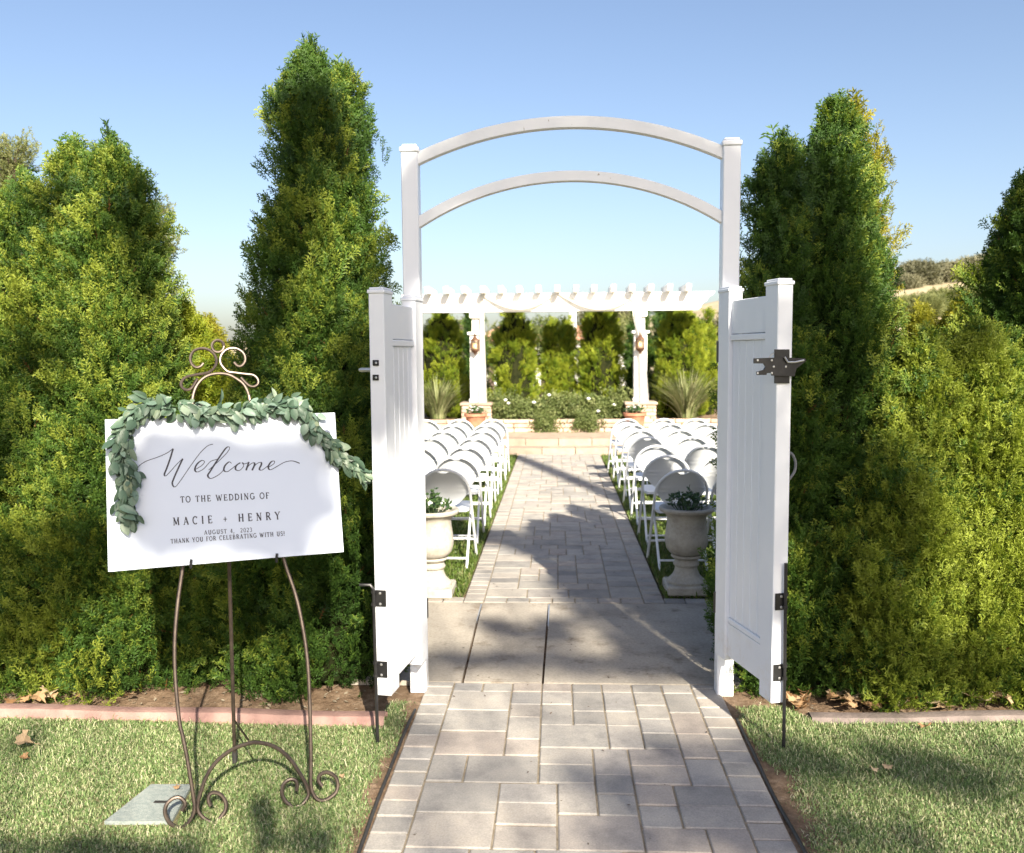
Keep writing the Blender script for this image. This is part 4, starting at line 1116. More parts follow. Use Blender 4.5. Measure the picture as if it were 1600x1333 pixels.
# planter wall of stacked stones
wall = thing('planter_wall', (.04, 16.55, .2), 'low tan stone planter wall behind the ceremony platform', 'wall')
r = random.Random(9)
for course in range(3):
    x = -4.2+r.uniform(0, .2)
    while x < 4.3:
        w = r.uniform(.28, .5); m = MB()
        m.box((x+w/2, 16.55+r.uniform(-.012, .012), .205+.085*course+.042), (w-.012, .22, .076), None, .012); m.build('stone', M['brickstone'], wall); x += w
m = MB(); m.box((.04, 16.57, .33), (8.5, .15, .25)); m.build('mortar', M['sand'], wall)
bed = MB(); bed.add([(-6, 16.6, .40), (6, 16.6, .40), (6, 22, .45), (-6, 22, .45)], [(0, 1, 2, 3)])
tag(bed.build('planting_bed', M['soil']), 'raised soil bed behind the planter wall', kind='structure')

PGY = 16.75
pl = at(745, 560, PGY).x; pr_ = at(1000, 560, PGY).x
perg = thing('pergola', ((pl+pr_)/2, PGY, .21), 'white wooden pergola with rafters over the ceremony platform', 'pergola')
zb0, zb1 = at(870, 487, PGY).z, at(870, 459, PGY).z
def shaped_beam(y, name):
    xa, xb = pl-1.42, pr_+1.38; m = MB(); h = zb1-zb0
    prof = [(0, 0), (0, h), (-.28, h)] ; poly = []
    def endp(x, s): return [(x+s*0, zb0), (x+s*.06, zb0+h*.12), (x+s*.09, zb0+h*.35), (x+s*.17, zb0+h*.5), (x+s*.21, zb0+h*.72), (x+s*.30, zb0+h*.86), (x+s*.32, zb1)]
    P = endp(xb-.32, 1)+endp(xa+.32, -1)[::-1]
    m.prism([Vector((x, y-.035, z)) for x, z in P], (0, .07, 0)); m.build(name, M['pergola'], perg)
shaped_beam(PGY-.12, 'beam'); shaped_beam(PGY+.12, 'beam')
xs = [at(540+u/2.222, 455, PGY-.4).x for u in (285, 350, 412, 478, 540, 603, 670, 735, 800, 863, 930, 995, 1060, 1125, 1190)]
for x in xs:
    m = MB(); y0, y1 = PGY-.48, PGY+.55
    P = [(y0+.04, zb1+.002), (y0, zb1+.07), (y0, zb1+.125), (y1, zb1+.125), (y1, zb1+.07), (y1-.04, zb1+.002)]
    m.prism([Vector((x-.045, a, b)) for a, b in P], (.09, 0, 0)); m.build('rafter', M['pergola'], perg)
for side, x in ((-1, pl), (1, pr_)):
    zc = at(745, 523, PGY).z; zp = at(745, 628, PGY).z
    m = MB(); m.box((x, PGY, (zc+zb1)/2), (.165, .165, zb1-zc), None, .008); m.build('post', M['pergola'], perg)
    m = MB(); m.box((x, PGY, zb0-.06), (.24, .30, .11), None, .01); m.build('capital', M['pergola'], perg)
    m = MB(); m.box((x, PGY, (zc+zp)/2), (.245, .245, zc-zp), None, .008); m.build('post_sleeve', M['pergola'], perg)
    m = MB(); m.box((x, PGY, zc+.02), (.33, .33, .055), None, .008); m.build('sleeve_cap', M['pergola'], perg)
    m = MB(); m.box((x, PGY, zp+.03), (.29, .29, .06), None, .008); m.build('sleeve_base', M['pergola'], perg)
    ped = thing('stone_pedestal', (x, PGY, .21), 'tan stone pedestal carrying the %s pergola post' % ('left' if side < 0 else 'right'), 'pedestal', 'pergola pedestals')
    m = MB(); m.box((x, PGY, .21+(zp-.27)/2), (.50, .50, zp-.27), None, .004); m.build('core', M['sand'], ped)
    r = random.Random(30+side); z = .215; k = 0
    while z < zp-.08:
        for face in range(4):
            x0 = -.27; off = r.uniform(.16, .3)
            while x0 < .25:
                w = min(off, .27-x0); off = r.uniform(.18, .32)
                cxm = x0+w/2
                p_ = [(cxm, -.26), (.26, cxm), (-cxm, .26), (-.26, -cxm)][face]; dd = [(w-.008, .05), (.05, w-.008)][face % 2]
                m = MB(); m.box((x+p_[0], PGY+p_[1], z+.035), (dd[0], dd[1], .066), None, .008); m.build('stone', M['brickstone'], ped)
                x0 += w
        z += .074
    m = MB(); m.box((x, PGY, zp-.03), (.62, .62, .055), None, .01); m.build('cap_stone', M['step'], ped)
    # lantern on the post
    lx = at(742 if side < 0 else 1000.5, 538, PGY-.26).x; lz = at(870, 538, PGY-.26).z
    ln = thing('wall_lantern', (lx, PGY-.24, lz), 'lit bronze lantern on the %s pergola post' % ('left' if side < 0 else 'right'), 'lantern', 'lanterns on the pergola posts')
    c = Vector((lx, PGY-.24, lz))
    m = MB(); m.lathe([(.015, .2), (.012, .17), (.03, .155), (.055, .12), (.088, .095), (.095, .075)], c, 8); m.build('lantern_roof', M['bronze'], ln)
    m = MB(); m.lathe([(.075, .075), (.078, -.08)], c, 8); m.build('glass', M['glass'], ln)
    m = MB()
    for k in range(8):
        a = k*PI/4; m.tube([c+Vector((.08*math.cos(a), .08*math.sin(a), .08)), c+Vector((.08*math.cos(a), .08*math.sin(a), -.09))], .007, 4)
    m.build('cage', M['bronze'], ln)['kind'] = 'stuff'
    m = MB(); m.lathe([(.085, -.08), (.085, -.10), (.05, -.14), (.02, -.165), (.015, -.19)], c, 8); m.build('lantern_base', M['bronze'], ln)
    m = MB(); m.lathe([(.012, -.06), (.026, -.03), (.028, .0), (.012, .03)], c, 8); m.build('bulb', M['bulb'], ln)
    m = MB(); m.tube(smooth_path([c+Vector((0, .12, .12)), c+Vector((0, .10, .21)), c+Vector((0, .03, .23)), c+Vector((0, 0, .19))]), .012, 6); m.build('bracket', M['bronze'], ln)
    # terracotta pot with plant
    pp = at(743 if side < 0 else 992, 650, 15.9); pz = .215
    pot = thing('terracotta_pot', (pp.x, 15.9, pz), 'terracotta pot in front of the %s pergola pedestal' % ('left' if side < 0 else 'right'), 'pot', 'pots before the pedestals')
    c = Vector((pp.x, 15.9, pz)); m = MB(); m.lathe([(.12, 0), (.135, .05), (.165, .2), (.185, .33), (.20, .345), (.215, .35), (.215, .40), (.19, .40), (.17, .36), (.01, .35)], c, 24); m.build('body', M['terracotta'], pot, True)
    pt = thing('potted_plant', c+Vector((0, 0, .36)), 'small leafy white flowering plant in the %s terracotta pot' % ('left' if side < 0 else 'right'), 'plant', 'plants in the terracotta pots')
    lf = MB(); r = random.Random(77+side)
    for k in range(120):
        a = r.uniform(0, 6.28); q = r.random()*.17; e = c+Vector((math.cos(a)*q, math.sin(a)*q, .40+r.uniform(0, .14)*(1-q*3)+.01)); d = Vector((r.gauss(0, 1), r.gauss(0, 1), r.gauss(.3, .5))).normalized(); s = d.orthogonal().normalized(); L = .07
        lf.add([e, e+d*L*.5+s*L*.3, e+d*L, e+d*L*.5-s*L*.3], [(0, 1, 2, 3)])
    lf.build('foliage', M['flowerleaf'], pt, fix=False)
    fl = MB()
    for k in range(9):
        e = c+Vector((r.uniform(-.15, .15), r.uniform(-.16, .0), .46+r.uniform(-.02, .08))); fl.lathe([(.005, -.01), (.03, .005), (.005, .012)], e, 6)
    fl.build('flower', M['petal'], pt)['kind'] = 'stuff'
# drape: two swags and two hanging tails
drape = thing('fabric_drape', ((pl+pr_)/2, PGY-.2, zb0), 'white sheer fabric swagged across the pergola beam and hanging down both posts', 'drape')
yd = PGY-.20
def swag(xa, za, xb, zb_, sag, wid, name='swag'):
    def fn(u, v):
        w = wid*(.12+.88*math.sin(PI*u)**.7)
        zc = za+(zb_-za)*u-sag*math.sin(PI*u)**.9
        x = xa+(xb-xa)*u
        return Vector((x, yd-.05*math.sin(PI*u)-.03*math.sin(v*3.2*PI+u*2)*(.3+math.sin(PI*u)), zc+(v-.35)*w))
    m = MB(); m.grid(fn, 28, 14); o = m.build(name, M['fabric'], drape, True, False)
A0 = at(753, 460, yd); A1 = at(870, 456, yd); A2 = at(996, 460, yd)
swag(A0.x, A0.z, A1.x, A1.z, .26, .15); swag(A1.x, A1.z, A2.x, A2.z, .26, .15)
def tail(P, name='hanging_tail'):
    """P: rows of (centre px, y px, width px)"""
    def fn(u, v):
        k = v*(len(P)-1); i = min(int(k), len(P)-2); f = k-i
        cxp = P[i][0]*(1-f)+P[i+1][0]*f; yp = P[i][1]*(1-f)+P[i+1][1]*f; w = P[i][2]*(1-f)+P[i+1][2]*f
        q = at(cxp+(u-.5)*w, yp, yd); q.y += .035*math.sin(u*5*PI+v*2)-.02
        return q
    m = MB(); m.grid(fn, 20, 24); m.build(name, M['fabric'], drape, True, False)
tail([(753, 458, 6), (753.5, 490, 7), (753.5, 530, 9), (754, 580, 12), (754, 620, 14), (754, 652, 15)])
tail([(993, 458, 12), (995, 490, 13), (1000, 530, 8), (1004, 575, 12), (1006, 620, 14), (1006, 645, 15)])

# ================================================================== near hedge trees
HG = 'arborvitae trees of the near hedge'
def near(pxs, Y, tops, label, n, R, key='dark', **kw):
    """tops: list of (px x, px y top, radius)"""
    Y -= .25; base = at(pxs, 900, Y); ld = []; n = int(n*4.4)
    for x, y, rad_, dy in tops:
        q = at(x, y, Y+dy); ld.append((q.x-base.x, dy, q.z-.15, rad_))
    return conifer((base.x, Y, -.02), ld, label, n, key, HG, **kw)
near(60, 4.75, [(112, 215, .46, .05), (40, 262, .42, .0)], 'broad double topped arborvitae at the far left edge of the hedge', 9000, .5, tint=(.25, .95))
near(190, 4.72, [(170, 200, .42, .0), (195, 590, .30, -.05)], 'dense arborvitae behind the left edge of the white board, pointed dark tip', 8000, .5, tint=(.2, .8))
near(285, 5.25, [(285, 470, .30, .1)], 'short light green arborvitae in the gap behind the easel crest', 4500, .5, key='lite', tint=(.45, 1.1))
near(400, 4.78, [(405, 560, .32, .08), (345, 690, .32, .03)], 'low dark arborvitae filling the hedge under the garland', 6500, .5, tint=(.15, .7))
near(490, 4.82, [(484, 64, .56, .05), (537, 95, .25, .2), (450, 480, .34, -.08)], 'tallest arborvitae of the left hedge, slender tip beside the archway', 13500, .6, tint=(.12, .85), spikes=24, xmax=-.90, shape=.86)
near(1290, 4.9, [(1222, 208, .36, -.02), (1307, 152, .48, .05), (1340, 330, .30, .12), (1228, 500, .25, -.15)], 'tall twin topped arborvitae right beside the right gate leaf', 14000, .6, tint=(.1, .7), spikes=22, xmin=.92, shape=.86)
near(1345, 5.38, [(1334, 150, .28, 0)], 'golden tipped arborvitae showing behind the tall right arborvitae', 4000, .5, key='gold', tint=(.3, .9))
near(1460, 4.75, [(1445, 505, .36, .0), (1395, 640, .30, -.12)], 'mid height sunlit arborvitae in the right hedge, fresh green top', 7500, .5, key='dark', tint=(.5, 1.2))
near(1560, 4.72, [(1535, 492, .38, .0), (1590, 560, .36, -.05)], 'sunlit bushy arborvitae at the right edge in front of the tall one', 7500, .5, key='dark', tint=(.5, 1.2))
near(1625, 5.15, [(1625, 250, .55, .0)], 'tall dark arborvitae cut off by the right edge of the photo', 8000, .6, tint=(.15, .75))
near(-75, 4.8, [(-70, 330, .5, 0)], 'arborvitae just beyond the left edge of the hedge', 3500, .5, tint=(.3, .9))
# second row, lit
near(1455, 7.2, [(1440, 478, .40, 0), (1478, 500, .36, .1)], 'bright yellow green conifer in the gap behind the right hedge, left one', 3500, .5, key='gold', tint=(.1, .7), size=.08)
near(1512, 7.0, [(1507, 466, .32, 0)], 'bright yellow green pointed conifer in the gap behind the right hedge, right one', 3000, .5, key='gold', tint=(.1, .7), size=.08)
near(322, 7.5, [(322, 500, .4, 0)], 'yellow lit conifer far behind the gap in the left hedge', 2500, .5, key='gold', tint=(.3, .9), size=.08)
# feathery pale trees behind the left hedge
def feathery(x, ytop, Y, R, label, n, lean=0):
    b = at(x, 600, Y); H = at(x, ytop, Y).z; t = thing('feathery_tree', (b.x, Y, -.02), label, 'tree', 'pale feathery trees behind the hedge')
    m = MB(); c = Vector((b.x, Y, -.02)); P = []; D = []; T = []
    m.tube([c, c+Vector((0, 0, H*.5)), c+Vector((lean*.5, 0, H*.85))], [.07, .05, .02], 7)
    for k in range(n//30):
        z = H*(.3+.7*rng.random()**.7); a = rng.uniform(0, 2*PI); q = R*(1-.6*(z/H)**3)*rng.random()**.5
        e = Vector((lean*(z/H)**2+q*math.cos(a), q*math.sin(a), z)); s = Vector((lean*(z/H)**2*.5, 0, z-.5*q-.15))
        m.tube([c+s, c+(s+e)/2+Vector((0, 0, .05)), c+e], [.012, .008, .003], 5)
        for w in range(30):
            f = rng.random()*.75+.25; p_ = s.lerp(e, f); P.append(tuple(p_+Vector(rng.normal(size=3)*.04))); D.append(tuple((e-s).normalized()+Vector(rng.normal(size=3)*.5))); T.append(rng.uniform(.2, .9))
    m.build('trunk', M['bark'], t, True)
    scatter_obj('crown', t, P, D, rng.uniform(.05, .10, len(P)), T, 'pale')
feathery(38, 205, 7.5, .55, 'pale olive feathery tree behind the far left hedge top', 2400)
feathery(-25, 260, 7.3, .6, 'pale olive feathery tree half cut by the left edge of the photo', 1800)
feathery(232, 318, 7.5, .32, 'pale olive feathery tree peeping out right of the pointed left arborvitae', 1500, .12)

# ================================================================== far hedge behind the pergola
FG = 'clipped conifers behind the pergola'
def farc(x0, x1, ytop, Y, label, key='lite', top=.25, n=2600, size=.11, tint=(.4, 1.1), brown=.03):
    b = at((x0+x1)/2, 600, Y); R_ = (at(x1, 600, Y).x-at(x0, 600, Y).x)/2*.90; H = at((x0+x1)/2, ytop, Y).z-.40
    return conifer((b.x, Y, .40), [(0, 0, H-.06, R_-.05)], label, int(n*1.6), key, FG, clump=20, cspread=.08, plume=.5, core=.86, size=size, tint=tint, topflat=top, brown=brown, bulge=.05, spikes=0, name='clipped_conifer', shape=.5)
farc(652, 732, 484, 17.72, 'clipped round topped conifer left of the left pergola post', top=.3)
farc(764, 844, 472, 17.72, 'broad clipped conifer between the pergola posts, nearest the left post', top=.45, n=3200)
farc(842, 880, 503, 17.8, 'narrow pointed conifer in the middle gap, left of two', top=.8, n=1700)
farc(870, 904, 505, 17.78, 'narrow pointed conifer in the middle gap, right of two', top=.8, n=1700)
farc(898, 978, 468, 17.72, 'broad clipped conifer between the pergola posts, nearest the right post', top=.45, n=3200)
farc(1020, 1106, 474, 17.68, 'large yellowish clipped conifer right of the right pergola post', top=.4, n=3800, tint=(.45, 1.0), brown=.06)
farc(1088, 1120, 490, 18.1, 'slim conifer at the right end of the far hedge', top=.6, n=1600)
for x0, x1, yt, lab in ((978, 1022, 484, 'dark conifer behind the right pergola post'), (722, 762, 486, 'dark conifer behind the left pergola post'), (668, 710, 480, 'dark conifer behind the hedge left of the pergola post'), (1015, 1060, 478, 'dark conifer behind the yellowish hedge tree')):
    farc(x0, x1, yt, 19.6, lab, key='dark', top=.5, n=1500, tint=(.1, .45), size=.16)

# rose shrubs
def shrub(x, y0, w, h, label, seed, flowers=6):
    Y = 16.98; b = at(x, 650, Y); t = thing('rose_shrub', (b.x, Y, .40), label, 'shrub', 'rose shrubs along the planter wall')
    r = np.random.default_rng(seed); n = 420
    P = r.normal(size=(n, 3))*np.array([w*.28, .14, h*.24])+np.array([0, -.06, h*.42]); P[:, 2] = np.clip(P[:, 2], -.12, h)
    D = r.normal(size=(n, 3))+np.array([0, -.2, .4])
    scatter_obj('foliage', t, P, D, r.uniform(.10, .19, n), r.uniform(.2, 1, n), 'rose')
    m = MB(); c = Vector((b.x, Y, .38))
    for k in range(7): m.tube([c, c+Vector((r.normal()*w*.2, r.normal()*.1, h*.8))], [.012, .004], 5)
    m.build('stem', M['bark'], t)
    m = MB()
    for k in range(flowers):
        m.lathe([(.008, -.02), (.035, 0), (.04, .02), (.01, .035)], c+Vector((r.normal()*w*.28, -.25-r.random()*.12, h*r.uniform(.25, 1.0))), 7)
    m.build('blossom', M['petal'], t)['kind'] = 'stuff'
for k, (x, y, w, h) in enumerate(((783, 0, .55, .55), (812, 0, .5, .45), (843, 0, .5, .42), (874, 0, .5, .52), (905, 0, .5, .5), (932, 0, .45, .48), (966, 0, .5, .6))):
    shrub(x, y, w, h, '%s leafy rose shrub from the left along the planter wall' % ORD[k], 60+k, 1)
for k, x in enumerate((851, 915)):
    Y = 16.5; b = at(x, 665, Y)
    t = thing('trailing_plant', (b.x, Y, .40), 'green plant spilling over the planter wall, %s of two' % ('left' if k == 0 else 'right'), 'plant', 'plants spilling over the planter wall')
    n = 200; P = rng.normal(size=(n, 3))*np.array([.12, .05, .09])+np.array([0, -.08, -.03]); P[:, 1] = np.minimum(P[:, 1], -.03)
    scatter_obj('foliage', t, P, rng.normal(size=(n, 3))+np.array([0, -.4, 0]), rng.uniform(.09, .15, n), rng.uniform(.2, .9, n), 'rose')
# strap leaved clumps
def flax(x, ybase, Y, H, W, label, n=260):
    b = at(x, ybase, Y); b.z = .38; t = thing('strap_leaf_clump', b, label, 'plant', 'strap leaved clumps beside the pergola')
    m = MB(); r = random.Random(int(x))
    for k in range(n):
        a = r.uniform(0, 6.28); o = Vector((math.cos(a), math.sin(a), 0)); sd = Vector((-o.y, o.x, 0)); s0 = b+o*r.random()*.18*W
        L = H*r.uniform(.7, 1.15); out = W*r.uniform(.1, 1.0); w = r.uniform(.016, .03); V = []
        for i in range(6):
            u = i/5; p = s0+o*out*u**1.6+Vector((0, 0, L*(u-.28*(out/W)*u**3))); ww = w*(1-u**2.5)+.002
            V += [p-sd*ww/2, p+sd*ww/2]
        m.add(V, [(2*i, 2*i+1, 2*i+3, 2*i+2) for i in range(5)])
    m.build('leaves', M['flaxleaf'], t, fix=False)['kind'] = 'stuff'
flax(685, 655, 16.95, .92, .75, 'arching strap leaved clump left of the left pedestal')
flax(1072, 655, 16.95, 1.0, .95, 'large arching strap leaved clump right of the right pedestal', 380)

# ================================================================== distance
hm = MB()
def hillz(x, y): return 15*math.exp(-((x-62)/55)**2-((y-150)/60)**2)+6*math.exp(-((x+70)/90)**2-((y-230)/80)**2)
hm.grid(lambda u, v: Vector((-250+500*u, 60+260*v, -.3+hillz(-250+500*u, 60+260*v))), 50, 30)
tag(hm.build('hill', M['hill'], None, True), 'dry grassy hill beyond the garden', kind='structure')
def oak(x, ytop, Y, R, label, n=2600, size=None, key='oak', **kw):
    q = at(x, ytop, Y); z0 = max(0, hillz(q.x, Y)-.4) if Y > 60 else 0
    broad_tree((q.x, Y, z0), q.z-z0, R, label, n, key, size or R*.17, 'distant trees beyond the garden', **kw)
oak(1468, 412, 120, 5.5, 'grey green oak on the distant hill, tallest in the right gap', 4500, name='oak_tree')
oak(1520, 418, 130, 5.5, 'grey green oak on the distant hill, partly behind the right tall arborvitae', 4500, name='oak_tree')
oak(1432, 440, 118, 4.0, 'grey green oak on the distant hill, lower left in the right gap', 3000, name='oak_tree')
oak(1490, 452, 100, 3.5, 'dry scrubby oak lower on the hill slope', 3000, name='oak_tree', key='pale')
oak(1440, 458, 96, 3.5, 'pale scrubby bush tree at the foot of the hill', 3000, name='oak_tree', key='pale')
oak(848, 492, 34, 1.5, 'green round tree seen under the left swag', 900, key='rose', name='broadleaf_tree')
oak(1112, 486, 30, 1.5, 'dark grey green tree beside the right gate leaf, far beyond the hedge', 900, name='broadleaf_tree')
oak(1150, 476, 36, 2.2, 'grey green tree hidden partly by the right gate leaf', 800, name='broadleaf_tree')
oak(765, 490, 40, 2.0, 'pale tree beyond the left pergola post', 700, key='pale', name='broadleaf_tree')
oak(955, 461, 60, 2.8, 'distant tree top just above the pergola beam', 800, name='broadleaf_tree')
oak(988, 490, 40, 2.0, 'pale tree beyond the right pergola post', 700, key='pale', name='broadleaf_tree')
oak(678, 480, 36, 2.0, 'grey green tree beyond the hedge by the left gate leaf', 700, name='broadleaf_tree')
# house beyond the hedge
HY = 46
hx0, hx1 = at(750, 560, HY).x, at(985, 560, HY).x; hz = at(870, 532, HY).z
house = thing('house', ((hx0+hx1)/2, HY, 0), 'white stucco house with clay tile roof glimpsed behind the far hedge', 'house')
m = MB(); m.box(((hx0+hx1)/2, HY+3, hz/2), (hx1-hx0, 6, hz)); m.build('wall', M['stucco'], house)
m = MB(); rz_ = at(870, 521, HY).z
m.add([(hx0-.4, HY-.5, hz), (hx1+.4, HY-.5, hz), (hx1+.4, HY+6.5, hz), (hx0-.4, HY+6.5, hz), (hx0+.8, HY+3, rz_+.5), (hx1-.8, HY+3, rz_+.5)], [(0, 1, 5, 4), (1, 2, 5), (2, 3, 4, 5), (3, 0, 4), (3, 2, 1, 0)]); m.build('roof', M['tiles'], house)
tx = at(896, 500, HY-.4).x; tz = at(896, 497, HY-.4).z
m = MB(); m.box((tx, HY+1, tz/2+.2), (.36, .5, tz+.4)); m.lathe([(.19, 0), (.2, .12), (.12, .3), (.02, .42)], (tx, HY+1, tz+.4), 12); m.build('chimney', M['stucco'], house)
for k in range(5):
    wx = hx0+1+(hx1-hx0-2)*k/4
    m = MB(); m.box((wx, HY-.01, hz*.72), (.9, .08, .7)); f = m.build('window_frame', M['pergola'], house)
    m = MB(); m.box((wx, HY-.06, hz*.72), (.76, .03, .56)); m.build('pane', M['darkglass'], f)

# ================================================================== dry leaves
def dry_leaf(p, size, rz, label, group, seed):
    r = random.Random(seed); V = []; F = []
    lobes = [(0, .0), (.10, .10), (.05, .30), (.34, .34), (.30, .46), (.60, .46), (.52, .30), (.78, .22), (.74, .12), (1.0, 0)]
    out = lobes+[(x, -y) for x, y in lobes[-2:0:-1]]
    k1, k2 = r.uniform(-.9, .9), r.uniform(.3, 1.2)
    c = Vector((.42, 0, 0)); V = [c]+[Vector((x, y, 0)) for x, y in out]
    W = []
    for v in V: W.append(Vector(((v.x-.45)*size, v.y*size*r.uniform(.85, 1.1), size*(k2*(v.y*v.y)*1.4+k1*(v.x-.45)**2+.05+r.uniform(0, .05)))))
    n = len(out); F = [(0, 1+i, 1+(i+1) % n) for i in range(n)]
    m = MB(); E_ = Euler((r.uniform(-.5, .5), r.uniform(-.4, .4), rz)).to_matrix()
    W = [E_ @ w for w in W]; mn = min(w.z for w in W)
    m.add([Vector(p)+w-Vector((0, 0, mn)) for w in W], F)
    m.tube([Vector(p)+W[10]-Vector((0, 0, mn)), Vector(p)+W[10]*1.6-Vector((0, 0, mn))], .0015, 4)
    o = m.build('dry_leaf', M['dryleaf'], None, True, False); tag(o, label, 'leaf', group)
def gl(x, y, s, lab, seed, z=.015, grp=None): dry_leaf(gp(x, y, z), s, random.Random(seed).uniform(0, 6.28), lab, grp, seed)
gl(38, 1167, .085, 'large tan dry leaf lying on the left lawn', 1)
gl(38, 1184, .04, 'small pale leaf scrap beside the large leaf on the left lawn', 2)
gl(1364, 1203, .04, 'dry tan leaf on the right lawn, left of the central pair', 3)
gl(1386, 1199, .045, 'dry pale leaf on the right lawn, right of the central pair', 4)
gl(1447, 1137, .06, 'folded orange tan leaf on the right lawn near the curb', 5)
gl(535, 1213, .025, 'tiny orange leaf on the left lawn beside the right easel foot', 6)
gl(276, 1231, .03, 'small dry leaf lying on the plastic box lid', 7)
r = random.Random(21)
for k in range(60):
    x = r.choice((r.uniform(1235, 1270), r.uniform(1300, 1400), r.uniform(1390, 1600), r.uniform(1300, 1600), r.uniform(1300, 1600)))
    q = gp(x, 1105, .0); y = 4.04+.06*(q.x-1.2)+r.uniform(0, .16)
    dry_leaf((q.x, y, r.uniform(.0, .035)), r.uniform(.05, .095), r.uniform(0, 6.28), 'curled dry brown leaf piled behind the curb under the right hedge', 'dry leaves piled under the right hedge', 100+k)
for k in range(9):
    x = r.choice((r.uniform(-20, 40), r.uniform(45, 110), r.uniform(45, 110), r.uniform(130, 400)))
    q = gp(x, 1105, .0)
    dry_leaf((q.x, 3.98+r.uniform(0, .1), r.uniform(0, .02)), r.uniform(.04, .09), r.uniform(0, 6.28), 'curled dry leaf behind the red curb under the left hedge', 'dry leaves under the left hedge', 200+k)
# loose litter too small to count
m = MB()
for k in range(900):
    x = r.uniform(-3.4, 3.4)
    if -.75 < x < .9: continue
    y = r.uniform(3.98, 4.6); e = Vector((x, y, -.022+r.uniform(0, .01))); a = r.uniform(0, 6.28); s = r.uniform(.006, .018)
    d = Vector((math.cos(a), math.sin(a), r.uniform(-.3, .5))); q = Vector((-d.y, d.x, r.uniform(-.3, .3)))
    m.add([e+d*s, e+q*s*.5, e-d*s, e-q*s*.5], [(0, 1, 2, 3)])
o = m.build('leaf_litter', M['sand'], fix=False)
m2 = MB()
for k in range(150):
    x, y = r.uniform(-.6, .75), r.uniform(2.7, 8.0); a = r.uniform(0, 6.28); q_ = r.uniform(.003, .011); e = Vector((x, y, .006))
    d = Vector((math.cos(a), math.sin(a), r.uniform(0, .4))); w_ = Vector((-d.y, d.x, r.uniform(-.2, .3)))
    m2.add([e+d*q_, e+w_*q_*.45, e-d*q_, e-w_*q_*.45], [(0, 1, 2, 3)])
tag(m2.build('path_litter', M['bark'], fix=False), 'tiny dark leaf bits scattered over the path', kind='stuff'); tag(o, 'fine dry litter scattered on the hedge bed', kind='stuff')

# ================================================================== trees and pole behind the photographer, whose shade falls into the scene
def shade_tree(loc, dist, patches, label, leafsize, seed):
    t = thing('shade_tree', loc, label, 'tree'); r = random.Random(seed); c0 = Vector(loc)
    tb = MB(); lv = MB(); top = c0+Vector((0, 0, 6.5))
    tb.tube([c0, c0+Vector((.1, .1, 3)), top], [.35, .28, .2], 10)
    e1 = SUNV.orthogonal().normalized(); e2 = SUNV.cross(e1)
    for P, rx, rz_, dens, D in patches:
        near_ = D is not None; D = D or dist+r.uniform(-2.5, 2.5); C = Vector(P)+SUNV*D
        tb.tube([top, (top+C)/2+Vector((0, 0, -.4)), C], [.045, .018, .006], 5)
        # patch is rx wide (world X) and rz_ tall (world Z), seen along the sun
        ex = Vector((1, 0, 0)); ez = Vector((0, 0, 1))
        ls = leafsize*(.45 if near_ else 1); n = int(rx*rz_*3.1*dens/(ls*ls*.085))
        for k in range(n):
            while True:
                a, b = r.uniform(-1, 1), r.uniform(-1, 1)
                if a*a+b*b < 1: break
            o = C+ex*a*rx+ez*b*rz_+SUNV*r.uniform(-.6, .6)*(.3 if near_ else 1)
            d = Vector((r.gauss(0, 1), r.gauss(0, 1), r.gauss(0, 1))).normalized(); s = d.orthogonal().normalized()
            s = (s*math.cos(k)+d.cross(s)*math.sin(k)).normalized(); L = ls*r.uniform(.7, 1.3)
            lv.add([o-d*L*.5, o+s*L*.32, o+d*L*.5, o-s*L*.32], [(0, 1, 2, 3)])
    tb.build('trunk', M['bark'], t, True); lv.build('crown', M['flowerleaf'], t, fix=False)
SH = []
def sh(x, y, rx, ry, dens=1.0, Y=None, D=None):
    """patch of shade wanted around pixel x, y (rx, ry pixels)"""
    if Y is None: Y = 4.25
    p = at(x, y, Y)
    if p.z < 0: p = gp(x, y)
    k = p.y/1350
    ryw = ry*k
    if p.z < .01: ryw = ryw*3.0*math.tan(SUN_EL)
    SH.append((p, rx*k, ryw, dens*(1.7 if p.z > .25 and Y == 4.25 else 2.0 if Y < 3.4 else 1.15), D))
# left hedge
sh(30, 950, 120, 110, .7); sh(130, 890, 70, 100, .5); sh(370, 330, 45, 260, 1.0); sh(440, 260, 60, 150, 1.2); sh(490, 140, 70, 90, 1.2); sh(400, 470, 60, 110, 1.0); sh(560, 640, 45, 190, 1.0)
sh(215, 330, 40, 130, .7); sh(60, 560, 60, 50, .7); sh(330, 560, 40, 60, .5); sh(430, 650, 60, 30, .6); sh(0, 700, 40, 100, .6)
sh(60, 260, 50, 40, .6)
# sign and gate top
sh(350, 690, 150, 45, 2.0, 3.2); sh(280, 750, 70, 60, 2.0, 3.15); sh(420, 745, 90, 60, 2.0, 3.3); sh(340, 810, 130, 50, 2.0, 3.25); sh(240, 700, 40, 40, 1.5, 3.1); sh(490, 770, 50, 60, 2.0, 3.35); sh(480, 690, 50, 40, 2.0, 3.35); sh(400, 850, 90, 30, 1.6, 3.3); sh(240, 840, 50, 35, 1.2, 3.1); sh(190, 740, 25, 70, .8, 3.05); sh(420, 820, 80, 40, 1.0, 3.3); sh(610, 540, 60, 110, 1.4, 3.8)
sh(760, 215, 100, 60, 1.2); sh(890, 195, 110, 50, 1.3); sh(1020, 225, 100, 55, 1.2); sh(820, 290, 90, 40, 1.2); sh(960, 285, 90, 40, 1.2); sh(1070, 320, 60, 45, 1.0); sh(645, 350, 42, 110, 2.0); sh(770, 290, 80, 60, .9); sh(890, 285, 80, 40, .9); sh(1140, 340, 42, 120, 1.8); sh(1020, 230, 80, 30, .5); sh(1000, 300, 60, 25, .4)
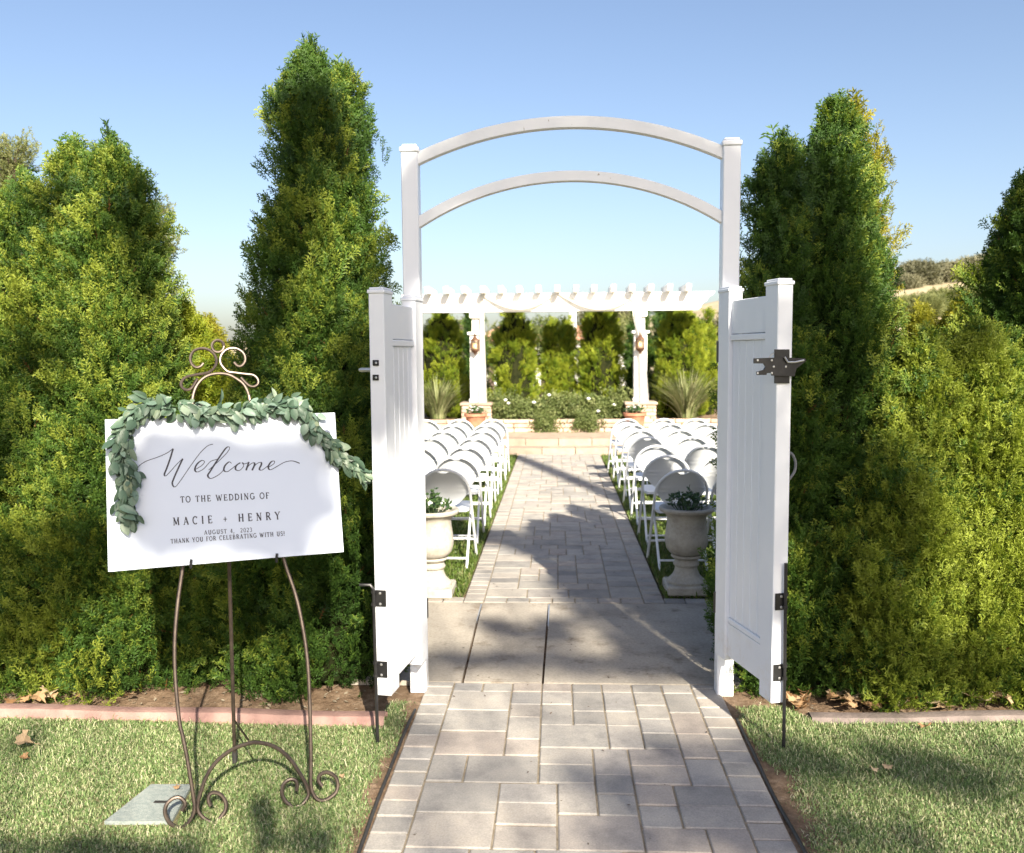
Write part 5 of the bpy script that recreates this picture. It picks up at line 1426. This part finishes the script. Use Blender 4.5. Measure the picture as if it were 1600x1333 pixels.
sh(628, 520, 40, 140, 2.0, 4.0); sh(592, 530, 30, 120, 2.0, 3.65); sh(350, 862, 150, 22, 1.5, 3.3)
# right side
sh(1170, 760, 70, 260, 1.0, 3.9); sh(1300, 330, 110, 190, 1.0); sh(1260, 600, 120, 220, 1.0); sh(1330, 820, 90, 200, .9); sh(1380, 450, 60, 120, .8)
sh(1300, 1030, 110, 70, 1.0); sh(1450, 1060, 160, 40, .9); sh(1560, 420, 60, 140, .6); sh(1160, 400, 40, 80, .9); sh(1440, 700, 25, 80, .4)
# ground
sh(1330, 1190, 130, 30, 1.0); sh(1480, 1210, 120, 25, .9); sh(1300, 1290, 140, 30, .7); sh(1560, 1180, 50, 20, .5); sh(1180, 1180, 60, 35, .9); sh(1090, 1260, 130, 45, .9); sh(930, 1215, 80, 18, .7); sh(830, 1110, 40, 10, .5); sh(1180, 1280, 90, 50, 1.2); sh(1050, 1170, 90, 16, .9); sh(1000, 1310, 120, 20, .8); sh(740, 1215, 60, 10, .7); sh(660, 1140, 40, 12, .8)
sh(1010, 1010, 110, 35, 1.0); sh(730, 990, 60, 30, .9); sh(870, 990, 150, 34, 1.3); sh(1060, 1030, 60, 16, 1.0); sh(700, 1040, 40, 20, 1.0); sh(1080, 960, 60, 20, .8)
sh(412, 1300, 15, 22, 1.6, None, 6.5); sh(407, 1263, 19, 11, 1.6, None, 6.5); sh(150, 1326, 190, 14, 1.2, None, 9); sh(480, 1318, 50, 12, .9, None, 7); sh(30, 1165, 40, 16, .9); sh(620, 1120, 25, 12, .6); sh(500, 1300, 60, 18, .6)  # first two leaf clumps added to stand in for the photographer's shadow
sh(930, 890, 90, 40, 1.0); sh(870, 850, 50, 14, .8); sh(1000, 840, 40, 20, .8)
shade_tree((6.2, -17, 0), 20, SH, 'large shade tree behind the photographer, casting dappled shade on the hedge', .16, 5)
pole = thing('light_pole', (.69+.337*15.3, -5, 0), 'tall plain wooden pole behind the photographer, casting a stripe of shade', 'pole')
m = MB(); m.tube([(.69+.337*15.3, -5, -.1), (.69+.337*15.3, -5, 13.2)], [.17, .14], 12); m.build('shaft', M['bark'], pole, True)
m = MB(); m.lathe([(.15, 0), (.16, .08), (.03, .16)], (.69+.337*15.3, -5, 13.2), 12); m.build('pole_cap', M['bronze'], pole)
print('triangles', sum(len(o.data.loop_triangles) if False else sum(len(p.vertices)-2 for p in o.data.polygons) for o in scene.objects if o.type == 'MESH' and len(o.data.polygons) < 3000))
